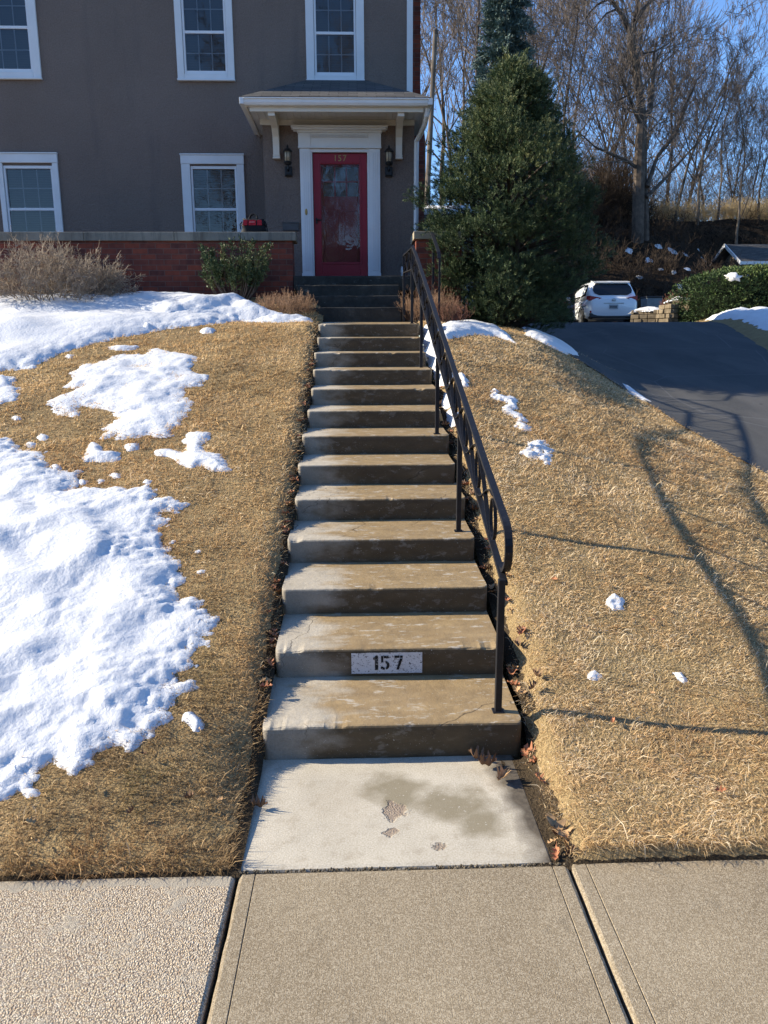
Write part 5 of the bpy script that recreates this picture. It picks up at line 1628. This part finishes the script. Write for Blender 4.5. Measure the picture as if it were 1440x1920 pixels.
# ------------------------------------------------------------------ porch, walls
M_COPE = None
def mat_cope():
    m = Mat('coping_stone', .9, .2); p = m.pos()
    c = m.ramp(m.noise(3, 6), [(.3, (.17, .155, .125)), (.7, (.27, .25, .205))])
    st = m.ramp(m.noise(7, 6, vec=m.scale(p, (1.6, 1, .25)), rough=.7), [(.48, 0.0), (.68, .75)])
    m.color(m.mix(st, c, (.075, .07, .058))); m.bump(m.noise(60, 5), .5, .006); return m.m
M_COPE = mat_cope()
pw = thing('porch_wall', 'long low red brick porch wall with weathered stone coping', 'wall', (-3.0, YP, 2.2))
b = MB(); b.box(-6.2, -.868, YP, YP + .30, 1.9, 3.135); b.build('brickwork', M_BRICK, pw)
xs = [-6.22, -4.9, -3.62, -2.43, -1.55, -.815]
for i in range(5):
    c = MB(); c.box(xs[i] + .002, xs[i + 1] - .002, YP - .035, YP + .335, 3.136, 3.248); c.build('coping', M_COPE, pw, bevel=.008)
pp = thing('brick_pier', 'red brick pier with a tan stone cap right of the porch steps', 'pier', (1.05, YP, 2.0))
b = MB(); b.box(.80, 1.42, YP, YP + .55, 1.9, 3.155); b.build('brickwork', M_BRICK, pp)
c = MB(); c.box(.765, 1.455, YP - .035, YP + .585, 3.156, 3.258); c.build('coping', simple('pier_cap_stone', (.33, .28, .20), .9, .2, vary=.2, bump=.4), pp, bevel=.008)

mq = Mat('porch_concrete', .85, .25)
pq = mq.pos()
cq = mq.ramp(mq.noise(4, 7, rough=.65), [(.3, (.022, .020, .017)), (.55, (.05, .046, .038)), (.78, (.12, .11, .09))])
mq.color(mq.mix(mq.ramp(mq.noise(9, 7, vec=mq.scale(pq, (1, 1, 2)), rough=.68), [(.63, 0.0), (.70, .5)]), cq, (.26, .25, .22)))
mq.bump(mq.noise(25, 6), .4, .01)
M_PORCH = mq.m
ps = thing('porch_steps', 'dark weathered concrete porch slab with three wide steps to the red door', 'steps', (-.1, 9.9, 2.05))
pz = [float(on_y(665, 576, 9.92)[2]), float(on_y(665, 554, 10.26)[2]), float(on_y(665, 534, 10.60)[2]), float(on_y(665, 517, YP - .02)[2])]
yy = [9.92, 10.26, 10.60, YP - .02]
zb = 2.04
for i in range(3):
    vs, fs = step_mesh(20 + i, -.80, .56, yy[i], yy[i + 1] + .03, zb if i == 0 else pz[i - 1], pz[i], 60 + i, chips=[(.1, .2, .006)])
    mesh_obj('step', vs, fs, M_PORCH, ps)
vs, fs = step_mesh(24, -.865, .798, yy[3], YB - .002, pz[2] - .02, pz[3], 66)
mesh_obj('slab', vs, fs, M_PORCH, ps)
tr = MB(); tr.box(-6.2, BX0 - .002, YP + .302, YM - .001, 2.2, 2.67); tr.box(BX0 - .001, -.87, YP + .302, YB - .001, 2.2, 2.671)
tr.build('terrace', M_PORCH, ps)

can = thing('canister', 'small grey metal canister standing on the porch by the railing end', 'canister', (.66, 11.35, pz[3]))
b = MB(); b.lathe([(.045, pz[3] + .002), (.047, pz[3] + .01), (.047, pz[3] + .15), (.04, pz[3] + .16)], (.66, 11.35, 0), 16); b.build('body', simple('galvanised', (.30, .31, .32), .45, .5, metal=.5), can, True)
b = MB(); b.lathe([(.049, pz[3] + .158), (.049, pz[3] + .178), (.02, pz[3] + .19)], (.66, 11.35, 0), 16); b.build('lid', M_BLACK, can)

# ------------------------------------------------------------------ tool bag
bag = thing('tool_bag', 'black and red soft tool bag resting on the porch wall coping', 'bag', (-1.39, YP + .15, 3.248))
bx, by, bz = -1.39, YP + .15, 3.249
def bag_shell(hw0, hw1, hd0, hd1, z0, z1, n=6, bulge=.012):
    mb = MB(); rings = []
    for i in range(n + 1):
        t = i / n; hw = hw0 + (hw1 - hw0) * t; hd = hd0 + (hd1 - hd0) * t ** 1.3
        ring = []
        for k in range(24):
            a = 2 * PI * k / 24; ca, sa = math.cos(a), math.sin(a); q = (abs(ca) ** 5 + abs(sa) ** 5) ** (-1 / 5)
            ring.append((bx + hw * ca * q + bulge * math.sin(a * 3 + i), by + hd * sa * q, bz + z0 + (z1 - z0) * t + .006 * math.sin(a * 2 + 1) * t))
        rings.append(ring)
    vs = [p for r_ in rings for p in r_]; fs = []
    for i in range(n):
        for k in range(24): fs.append((i * 24 + k, i * 24 + (k + 1) % 24, (i + 1) * 24 + (k + 1) % 24, (i + 1) * 24 + k))
    fs.append(tuple(range(23, -1, -1))); fs.append(tuple(n * 24 + k for k in range(24)))
    return mb.add(vs, fs)
M_NYLON = simple('black_nylon', (.010, .010, .012), .75, .25, vary=.3, scale=40, bump=.3)
M_NYRED = simple('red_nylon', (.42, .012, .018), .65, .3, vary=.15, scale=40, bump=.3)
bag_shell(.165, .155, .10, .098, 0, .10).build('body', M_NYLON, bag, True)
bag_shell(.154, .135, .095, .055, .101, .185, bulge=.008).build('top', M_NYLON, bag, True)
for xa, xb in ((-.135, -.075), (-.058, .040), (.058, .12)):
    q = MB(); q.add([(bx + xa, by - .103, bz + .095), (bx + xb, by - .103, bz + .095), (bx + xb * .95, by - .080, bz + .165), (bx + xa * .95, by - .080, bz + .165),
                     (bx + xa, by - .09, bz + .095), (bx + xb, by - .09, bz + .095), (bx + xb * .95, by - .067, bz + .165), (bx + xa * .95, by - .067, bz + .165)],
                    [(0, 1, 2, 3), (7, 6, 5, 4), (0, 4, 5, 1), (1, 5, 6, 2), (2, 6, 7, 3), (3, 7, 4, 0)])
    q.build('red_panel', M_NYRED, bag)
q = MB(); q.box(bx - .045, bx + .025, by - .098, by - .094, bz + .130, bz + .142); q.build('badge', simple('bag_badge', (.62, .22, .22), .5, .3), bag)
for yo in (-.05, .05):
    q = MB(); q.tube([(bx - .055 + .11 * .5 * (1 - math.cos(PI * i / 10)), by + yo * (1 - .8 * math.sin(PI * i / 10)), bz + .165 + .085 * math.sin(PI * i / 10) ** .8) for i in range(11)], .0085, 6)
    q.build('handle', M_NYLON, bag, True)
q = MB(); q.tube([(bx + .15, by - .03, bz + .16), (bx + .175, by - .05, bz + .11), (bx + .185, by - .04, bz + .02), (bx + .17, by, bz + .01)], .008, 5); q.tube([(bx - .15, by - .03, bz + .15), (bx - .178, by - .06, bz + .11), (bx - .172, by - .04, bz + .05)], .008, 5); q.build('shoulder_strap', M_NYLON, bag)
# ================================================================== DISTANT THINGS
# utility pole
up = thing('utility_pole', 'thin weathered wooden utility pole by the house corner', 'pole', (2.22, 26.0, 2.2))
b = MB(); b.tube([(2.18, 26, 2.0), (2.26, 26, 6.7), (2.46, 26, 11.1)], [.10, .085, .07], 10); b.build('shaft', M_BARK2, up)
b = MB(); b.lathe([(.075, 10.98), (.08, 11.1), (.02, 11.16)], (2.465, 26, 0), 10); b.build('cap', M_BARK, up)

def siding(name, c):
    m = Mat(name, .75, .2); x, y, z = m.sep(m.pos())
    w = m.math('FRACT', m.math('DIVIDE', z, .12))
    m.color(m.mix(m.ramp(m.noise(3, 4), [(.3, 0.0), (.7, .3)]), c, tuple(v * .8 for v in c))); m.bump(w, .8, .02); return m.m
M_SIDING = siding('tan_siding', (.33, .265, .20)); M_SIDING2 = siding('grey_siding', (.42, .43, .42))

# grey lean-to behind the house, snow on its roof
g = thing('lean_to', 'pale grey sided lean-to with a snowy roof glimpsed behind the pier', 'shed', (2.4, 20.5, 2.2))
b = MB(); b.box(1.5, 2.9, 20.0, 22.0, 2.1, 4.78); b.build('wall', M_SIDING2, g)
b = MB(); b.prism_x([(19.8, 4.75), (22.2, 5.25), (22.2, 5.33), (19.8, 4.83)], 1.4, 3.0); b.build('roof', M_SHING, g)
b = MB(); b.prism_x([(19.82, 4.845), (22.0, 5.30), (22.0, 5.42), (20.2, 5.02), (19.85, 4.90)], 1.42, 2.98); b.build('roof_snow', M_SNOW, g, True)

# garage at far right
xw0, xw1, ya_, yb_, ym_ = 19.75, 30.0, 40.35, 43.4, 41.87
ga = thing('garage', 'small tan gabled garage with white trim beyond the hedge', 'garage', (22.0, 41.8, 4.0))
b = MB()
b.box(xw0, xw1, ya_, yb_, 2.5, 5.78)
b.add([(xw0, ya_, 5.78), (xw0, yb_, 5.78), (xw0, ym_, 6.58), (xw1, ya_, 5.78), (xw1, yb_, 5.78), (xw1, ym_, 6.58)], [(0, 2, 1), (3, 4, 5)])
b.build('wall', M_SIDING, ga)
b = MB()
xo, ye0, ye1, ze, zr_ = xw0 - .5, ya_ - .38, yb_ + .38, 5.65, 6.72
b.add([(xo, ye0, ze), (xw1, ye0, ze), (xw1, ym_, zr_), (xo, ym_, zr_), (xo, ye1, ze), (xw1, ye1, ze),
       (xo, ye0, ze + .1), (xw1, ye0, ze + .1), (xw1, ym_, zr_ + .1), (xo, ym_, zr_ + .1), (xo, ye1, ze + .1), (xw1, ye1, ze + .1)],
      [(0, 1, 2, 3), (3, 2, 5, 4), (6, 9, 8, 7), (9, 10, 11, 8), (0, 6, 7, 1), (4, 5, 11, 10), (0, 3, 9, 6), (3, 4, 10, 9), (1, 7, 8, 2), (2, 8, 11, 5)])
b.build('roof', M_SHING, ga)
b = MB()
b.box(xo + .01, xw1, ye0 - .05, ye0 - .002, ze - .03, ze + .12)
for ye in (ye0 - .05, ye1 + .05):
    b.add([(xo - .05, ye, ze - .05), (xo - .05, ym_, zr_ - .05), (xo - .05, ym_, zr_ + .12), (xo - .05, ye, ze + .12), (xo - .003, ye, ze - .05), (xo - .003, ym_, zr_ - .05), (xo - .003, ym_, zr_ + .12), (xo - .003, ye, ze + .12)],
          [(0, 1, 2, 3), (7, 6, 5, 4), (0, 4, 5, 1), (1, 5, 6, 2), (2, 6, 7, 3), (3, 7, 4, 0)])
b.box(xw0 - .03, xw0 + .2, ya_ - .05, ya_ - .002, 2.5, ze - .031)
b.build('trim', M_WHITE, ga)
b = MB(); b.box(20.9, 22.2, ya_ - .06, ya_ - .003, 4.6, 5.35); w = b.build('window', M_WHITE, ga)
b = MB(); b.quad((21.02, ya_ - .07, 4.68), (22.08, ya_ - .07, 4.68), (22.08, ya_ - .07, 5.26), (21.02, ya_ - .07, 5.26)); b.build('pane', M_GLASS, w)
fl = MB(); F_ = [(19.68, 41.2, 4.95), (19.5, 41.3, 5.7), (19.4, 42.0, 5.4), (19.45, 42.0, 4.8)]
fl.add(F_ + [(x_ - .04, y_, z_) for x_, y_, z_ in F_], [(0, 1, 2, 3), (7, 6, 5, 4), (0, 4, 5, 1), (1, 5, 6, 2), (2, 6, 7, 3), (3, 7, 4, 0)])
tag(fl.build('flag', M_NYRED, None, False, (19.5, 41.5, 4.8)), 'dark red flag hanging at the gable end of the tan garage', 'flag')

# stone retaining wall
rw = thing('retaining_wall', 'low retaining wall of rough tan stone blocks right of the white car', 'wall', (9.6, 22.4, 2.3))
rr = random.Random(14)
def blocks(pts, rows, z0, hrow=.125):
    mb = MB()
    for r_ in range(rows):
        for i in range(len(pts) - 1):
            a, c = Vector((*pts[i], 0)), Vector((*pts[i + 1], 0)); L = (c - a).length; u = (c - a).normalized(); nrm_ = Vector((u.y, -u.x, 0))
            s = -.09 if r_ % 2 else 0
            while s < L - .02:
                ln = rr.uniform(.14, .30); s0, s1 = max(0, s), min(L, s + ln - .012)
                if s1 - s0 > .05:
                    o_ = rr.uniform(-.03, .045); sh = .02 * r_
                    p = []
                    for z in (z0 + r_ * hrow, z0 + (r_ + 1) * hrow - .012):
                        for (ss, dd) in ((s0, o_ - sh), (s1, o_ - sh + rr.uniform(-.012, .012)), (s1, -.32), (s0, -.32)):
                            q = a + u * ss + nrm_ * dd; p.append((q.x, q.y, z))
                    mb.add(p, [(3, 2, 1, 0), (4, 5, 6, 7), (0, 1, 5, 4), (1, 2, 6, 5), (2, 3, 7, 6), (3, 0, 4, 7)])
                s += ln
    return mb
M_STONE = simple('tan_block_stone', (.19, .15, .10), .9, .15, vary=.5, scale=3.5, bump=.6)
blocks([(7.75, 22.4), (8.32, 22.0)], 4, 2.20, .125).build('low_section', M_STONE, rw, bevel=.012)
blocks([(8.325, 22.05), (8.48, 21.5), (8.62, 21.45)], 5, 2.20, .125).build('middle_section', M_STONE, rw, bevel=.012)
blocks([(8.60, 22.0), (8.95, 21.75), (9.35, 21.3)], 6, 2.20, .125).build('high_section', M_STONE, rw, bevel=.012)
def flat_h(z): return lambda X, Y: np.full(X.shape, z)
snow_patch('snow heap piled on the stone retaining wall beside the car', [(7.85, 22.45), (8.32, 22.1), (8.62, 22.1), (8.75, 22.9), (8.8, 23.8), (8.2, 23.8)], .16, .10, .05, 401, 1.6, .2, .05, zf=flat_h(2.66))
snow_patch('smaller snow scraps on top of the high stone wall section', [(8.75, 22.1), (9.1, 21.85), (9.6, 22.2), (9.5, 22.8), (8.9, 22.9)], .12, .12, .05, 403, 2.4, .2, .1, zf=flat_h(2.92))
st_ = MB(); st_.add([(8.12, 22.9, 2.0), (12.4, 22.9, 2.0), (14, 26, 2.0), (9.3, 26, 2.0), (8.12, 22.9, 2.64), (12.4, 22.9, 2.7), (14, 26, 2.7), (9.3, 26, 2.7)], [(3, 2, 1, 0), (4, 5, 6, 7), (0, 1, 5, 4), (1, 2, 6, 5), (2, 3, 7, 6), (3, 0, 4, 7)]); st_.box(8.9, 13.0, 22.3, 22.899, 2.0, 2.86)
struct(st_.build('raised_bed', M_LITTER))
# snow field by the hedge
def Hr(X, Y): return H(X, Y) + .0
snow_patch('smooth shaded snow field on the lawn right of the driveway', [(8.55, 18.6), (9.0, 20.3), (9.75, 21.0), (16, 21.0), (16, 14.2), (8.1, 14.2), (7.75, 14.8), (8.25, 16.8)], .12, .05, .07, 411, .8, .25, .08, zf=Hr)
snow_patch('lumpy bank of snow thrown up along the foot of the clipped hedge', [(8.75, 19.0), (9.2, 20.4), (9.9, 20.6), (12, 20.35), (16, 20.5), (16, 18.9), (12, 19.0), (10, 18.7)], .22, .26, .05, 413, 1.5, .3, .08, zf=Hr)
# strip of snow on the drive edge
def strip(lab, ya, yb_, off, w, sd):
    y_ = np.linspace(ya, yb_, 12); xe = x_edge(y_)
    snow_patch(lab, [(float(a + off), float(b)) for a, b in zip(xe, y_)] + [(float(a + off + w), float(b)) for a, b in zip(xe[::-1], y_[::-1])], .10, .03, .025, sd, 3, .06, .03)
snow_patch('long thin strip of snow along the left edge of the driveway', [hit(*p) for p in ((978, 616), (1005, 620), (1045, 641), (1088, 671), (1060, 664), (1020, 645), (985, 628))], .06, .02, .02, 421, 3, .06, .02)
snow_patch('short thin sliver of snow at the crest of the bank by the driveway', [hit(*p) for p in ((1163, 718), (1185, 729), (1228, 758), (1205, 751), (1175, 734))], .03, .01, .012, 423, 5, .04, .006)

# ------------------------------------------------------------------ white car
M_CARW = Mat('white_car_paint', .22, .5); M_CARW.color((.80, .81, .82)); M_CARW.bsdf.inputs['Coat Weight'].default_value = .6; M_CARW = M_CARW.m
M_CARGL = Mat('dark_car_glass', .06, .6); M_CARGL.color((.008, .009, .011)); M_CARGL = M_CARGL.m
M_LAMP = Mat('tail_lamp_red', .15, .6); M_LAMP.color((.30, .010, .014)); M_LAMP = M_LAMP.m
M_PLAST = simple('grey_plastic', (.035, .036, .038), .6, .3)
M_TYRE = simple('tyre_rubber', (.015, .015, .015), .85, .2)
M_RIM = simple('alloy_rim', (.45, .46, .48), .3, .5, metal=.8)
M_PLATE = simple('number_plate', (.33, .36, .38), .5, .3)

def ring(hw, z0, z1, y, e=4.0, n=28, yb=None):
    cz, hz = (z0 + z1) / 2, (z1 - z0) / 2; out = []
    for k in range(n):
        a = 2 * PI * k / n; ca, sa = math.cos(a), math.sin(a); q = (abs(ca) ** e + abs(sa) ** e) ** (-1 / e)
        out.append((hw * ca * q, y, cz + hz * sa * q))
    return out
def loft(rings, mb=None):
    mb = mb or MB(); n = len(rings[0]); vs = [p for r_ in rings for p in r_]; fs = []
    for i in range(len(rings) - 1):
        for k in range(n): fs.append((i * n + k, (i + 1) * n + k, (i + 1) * n + (k + 1) % n, i * n + (k + 1) % n))
    fs.append(tuple(range(n))); fs.append(tuple((len(rings) - 1) * n + k for k in range(n - 1, -1, -1)))
    return mb.add(vs, fs)

def car(name, label, x, y, z, yaw, paint, s=1.0):
    root = thing(name, label, 'car', (x, y, z))
    def part(nm, mb, mat, smooth=True, parent=None, bevel=0):
        return mesh_obj(nm, np.array(mb.v) + np.array([x, y, z]), mb.f, mat, parent or root, smooth, None if parent is None else None, bevel)
    body = loft([ring(.74, .40, .96, .0, 5), ring(.82, .34, 1.03, .03, 5), ring(.885, .30, 1.08, .14, 5), ring(.915, .24, 1.07, .55, 5), ring(.915, .24, 1.04, 1.2, 5.5), ring(.905, .24, 1.02, 2.6, 5.5), ring(.905, .24, 1.00, 3.3, 5), ring(.88, .26, .93, 4.0, 4.5), ring(.80, .30, .84, 4.35, 4), ring(.62, .36, .74, 4.48, 3.5)])
    part('body', body, paint)
    # cabin: stations along length, trapezoid with rounded top
    def cab(yv, wb, wt, zt, zb=.98):
        pts = []
        for (u, zz) in ((-wb, zb), (-wb * .985, zb + (zt - zb) * .35), (-(wb + wt) / 2, zb + (zt - zb) * .68), (-wt, zt - .05), (-wt * .86, zt - .008), (-wt * .4, zt + .012), (0, zt + .018), (wt * .4, zt + .012), (wt * .86, zt - .008), (wt, zt - .05), ((wb + wt) / 2, zb + (zt - zb) * .68), (wb * .985, zb + (zt - zb) * .35), (wb, zb)):
            pts.append((u, yv, zz))
        return pts
    cabin = loft([cab(.10, .84, .80, 1.05), cab(.22, .85, .76, 1.24), cab(.40, .855, .71, 1.47), cab(.50, .86, .685, 1.60), cab(.72, .86, .675, 1.635), cab(1.6, .86, .67, 1.66), cab(2.3, .86, .66, 1.62), cab(2.75, .855, .66, 1.42), cab(3.25, .85, .70, 1.05)])
    roof = part('cabin', cabin, paint)
    sp = MB(); sp.add([(-.66, .40, 1.60), (.66, .40, 1.60), (.665, .75, 1.655), (-.665, .75, 1.655), (-.64, .37, 1.575), (.64, .37, 1.575), (.66, .72, 1.60), (-.66, .72, 1.60)], [(0, 1, 2, 3), (7, 6, 5, 4), (4, 5, 1, 0), (1, 5, 6, 2), (3, 2, 6, 7), (0, 3, 7, 4)])
    part('spoiler', sp, paint, False)
    gl = MB()
    zs = [1.12, 1.20, 1.30, 1.42, 1.53]; ws = [.50, .66, .70, .67, .58]
    def yr(zz): return float(np.interp(zz, [1.05, 1.24, 1.47, 1.60], [.10, .22, .40, .50]))
    L_ = [(-w_, yr(zz) - .025, zz) for w_, zz in zip(ws, zs)] + [(w_, yr(zz) - .025, zz) for w_, zz in zip(reversed(ws), reversed(zs))]
    n_ = len(L_); gl.add(L_ + [(a, b_ + .05, c) for a, b_, c in L_], [tuple(range(n_ - 1, -1, -1))] + [(i, (i + 1) % n_, (i + 1) % n_ + n_, i + n_) for i in range(n_)])
    part('rear_window', gl, M_CARGL, False)
    for sgn in (-1, 1):
        def xs_(zz): return sgn * (float(np.interp(zz, [.98, 1.21, 1.43, 1.61], [.865, .855, .775, .69])) + .006)
        for poly in ([(.62, 1.13), (1.30, 1.10), (1.30, 1.55), (.80, 1.53), (.58, 1.30)], [(1.38, 1.10), (2.15, 1.08), (2.15, 1.54), (1.38, 1.56)], [(2.21, 1.08), (2.95, 1.07), (2.55, 1.42), (2.21, 1.53)]):
            w_ = MB(); pts_ = [(xs_(zz), yv, zz) for yv, zz in poly]; k = len(pts_)
            w_.add(pts_ + [(a - sgn * .04, b_, c) for a, b_, c in pts_], [tuple(range(k)), tuple(range(2 * k - 1, k - 1, -1))] + [(i, i + k, (i + 1) % k + k, (i + 1) % k) for i in range(k)])
            part('side_window', w_, M_CARGL, False)
        t_ = MB(); t_.add([(sgn * .43, .015, 1.02), (sgn * .84, .05, 1.10), (sgn * .90, .30, 1.10), (sgn * .905, .30, .98), (sgn * .86, .05, .93), (sgn * .58, .005, .95),
                           (sgn * .43, .2, 1.02), (sgn * .82, .2, 1.09), (sgn * .86, .34, 1.09), (sgn * .86, .34, .98), (sgn * .82, .2, .94), (sgn * .58, .2, .95)],
                          [(0, 1, 4, 5), (1, 2, 3, 4), (0, 6, 7, 1), (5, 4, 10, 11), (1, 7, 8, 2), (4, 3, 9, 10), (0, 5, 11, 6)])
        part('tail_light', t_, M_LAMP, False)
        t_ = MB(); t_.box(sgn * .70 - .13, sgn * .70 + .13, .015, .12, .51, .58); part('reflector', t_, M_LAMP, False, bevel=.01)
        mr = MB(); mr.lathe([(.02, 1.06), (.075, 1.08), (.085, 1.14), (.06, 1.19)], (sgn * 1.0, 2.72, 0), 10, 1.3, .7); mr.box(sgn * .90 - .06, sgn * .90 + .06, 2.70, 2.75, 1.07, 1.10); part('mirror', mr, paint)
        for yv in (.88, 3.55):
            t_ = MB(); cx_ = sgn * .84
            t_.v = [(cx_ + pz_, yv + px_, .34 + py_) for px_, py_, pz_ in MB().lathe([(.20, -.11), (.335, -.10), (.345, 0), (.335, .10), (.20, .11)], (0, 0, 0), 24).v]
            t_.f = MB().lathe([(.20, -.11), (.335, -.10), (.345, 0), (.335, .10), (.20, .11)], (0, 0, 0), 24).f
            wh = part('wheel', t_, M_TYRE)
            q_ = MB()
            for k in range(5):
                a = 2 * PI * k / 5; u_ = Vector((0, math.cos(a), math.sin(a))); v_ = Vector((0, -math.sin(a), math.cos(a)))
                c_ = Vector((cx_ + sgn * .112, yv, .34))
                q_.add([c_ + u_ * .03 - v_ * .035, c_ + u_ * .22 - v_ * .05, c_ + u_ * .22 + v_ * .05, c_ + u_ * .03 + v_ * .035, c_ + u_ * .03 - v_ * .035 + Vector((sgn * .012, 0, 0)), c_ + u_ * .22 - v_ * .05 + Vector((sgn * .012, 0, 0)), c_ + u_ * .22 + v_ * .05 + Vector((sgn * .012, 0, 0)), c_ + u_ * .03 + v_ * .035 + Vector((sgn * .012, 0, 0))],
                       [(0, 1, 2, 3), (7, 6, 5, 4), (0, 4, 5, 1), (1, 5, 6, 2), (2, 6, 7, 3), (3, 7, 4, 0)])
            mesh_obj('rim', np.array(q_.v) + np.array([x, y, z]), q_.f, M_RIM, wh)
            ar = MB(); ar.tube([(sgn * .912, yv + .40 * math.cos(PI * k / 12), .36 + .40 * math.sin(PI * k / 12)) for k in range(13)], .028, 6); part('wheel_arch', ar, M_PLAST)
    bl = MB(); bl.add([(-.80, -.005, .34), (.80, -.005, .34), (.84, .01, .50), (-.84, .01, .50), (-.80, .3, .30), (.80, .3, .30), (.84, .3, .50), (-.84, .3, .50)], [(0, 1, 2, 3), (0, 4, 5, 1), (3, 2, 6, 7), (0, 3, 7, 4), (1, 5, 6, 2)])
    part('bumper', bl, M_PLAST, False, bevel=.02)
    pl = MB(); pl.box(-.16, .16, -.022, .02, .64, .79); pt = part('number_plate', pl, M_PLATE, False)
    pl = MB()
    for k in range(6): pl.box(-.125 + k * .042, -.100 + k * .042, -.026, -.021, .675, .745)
    mesh_obj('plate_characters', np.array(pl.v) + np.array([x, y, z]), pl.f, M_BLACK, pt)
    pl = MB(); pl.box(-.36, .36, -.016, .02, .82, .85); part('trim_bar', pl, M_RIM, False)
    em = MB(); em.v = [(px_ * 1.5, -.012 - pz_, .955 + py_) for px_, py_, pz_ in MB().lathe([(.052, -.02), (.052, .012), (.04, .018)], (0, 0, 0), 16).v]; em.f = MB().lathe([(.052, -.02), (.052, .012), (.04, .018)], (0, 0, 0), 16).f
    part('emblem', em, M_RIM, False)
    root.rotation_euler = (0, 0, yaw)
    root.scale = (s, s, s)
    return root
car('parked_car', 'white SUV parked at the top of the driveway, seen from behind', 9.12, 28.2, 2.34, math.radians(-1.5), M_CARW)
M_CARD = Mat('dark_red_paint', .3, .5); M_CARD.color((.05, .008, .008)); M_CARD = M_CARD.m
car('parked_car', 'dark red car half hidden in shade behind the big evergreen', 7.05, 30.2, 2.30, math.radians(-2), M_CARD)

# bins beside the car
for k, (xx, yb_) in enumerate(((10.62, 28.6),)):
    bn = thing('wheelie_bin', 'grey wheeled rubbish bin standing to the right of the white car', 'bin', (xx, yb_, 2.34))
    b = MB(); b.add([(xx - .22, yb_ - .25, 2.40), (xx + .22, yb_ - .25, 2.40), (xx + .22, yb_ + .25, 2.40), (xx - .22, yb_ + .25, 2.40), (xx - .29, yb_ - .32, 3.36), (xx + .29, yb_ - .32, 3.36), (xx + .29, yb_ + .32, 3.36), (xx - .29, yb_ + .32, 3.36)],
                     [(3, 2, 1, 0), (4, 5, 6, 7), (0, 1, 5, 4), (1, 2, 6, 5), (2, 3, 7, 6), (3, 0, 4, 7)])
    b.build('body', simple('bin_plastic', (.20, .23, .25), .6, .3), bn, bevel=.02)
    b = MB(); b.box(xx - .31, xx + .31, yb_ - .35, yb_ + .34, 3.362, 3.42); b.build('lid', M_PLAST, bn, bevel=.015)
    b = MB(); b.tube([(xx - .25, yb_ + .28, 2.44), (xx + .25, yb_ + .28, 2.44)], .10, 12); b.build('wheel', M_TYRE, bn)

# a few trees and snowy ground across the street, mirrored in the glass
struct(MB().quad((-40, -14, -.09), (40, -14, -.09), (40, -8.6, -.09), (-40, -8.6, -.09)).build('verge', M_TURF))
def Hback(X, Y): return -.1 + 9.5 * sstep((-Y - 13) / 26) + .5 * fbm(X * .15, Y * .15, 71, 3) * sstep((-Y - 13) / 6)
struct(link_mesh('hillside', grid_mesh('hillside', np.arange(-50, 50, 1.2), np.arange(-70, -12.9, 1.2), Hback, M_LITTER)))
def street_tree(X, Y, k, s, label):
    mt, mc, Ht = VAR[k]
    root = thing('bare_tree', label, 'tree', (X, Y, float(Hback(np.array(X), np.array(Y))) - .1), 'bare trees across the street')
    root.scale = (s, s, s); root.rotation_euler = (0, 0, X)
    for nm, me in (('trunk', mt), ('crown', mc)):
        o = bpy.data.objects.new(nm, me); COL.objects.link(o); o.parent = root
for X, Y, k, s in ((-.9, -9.6, 2, 1.0), (.9, -10.6, 4, 1.1), (-2.2, -12.5, 0, .8), (1.0, -15, 5, .75), (4.6, -13, 1, .8), (-7, -17, 3, .85), (9, -20, 1, .9), (-3.5, -24, 0, 1.0), (2.5, -27, 1, 1.0), (-1, -20, 2, .9), (-5.5, -21, 1, .9), (5.5, -23, 3, .9), (.6, -32, 3, 1.0), (-8, -30, 0, 1.0)):
    street_tree(X, Y, k, s, 'bare tree across the street mirrored in the door glass')
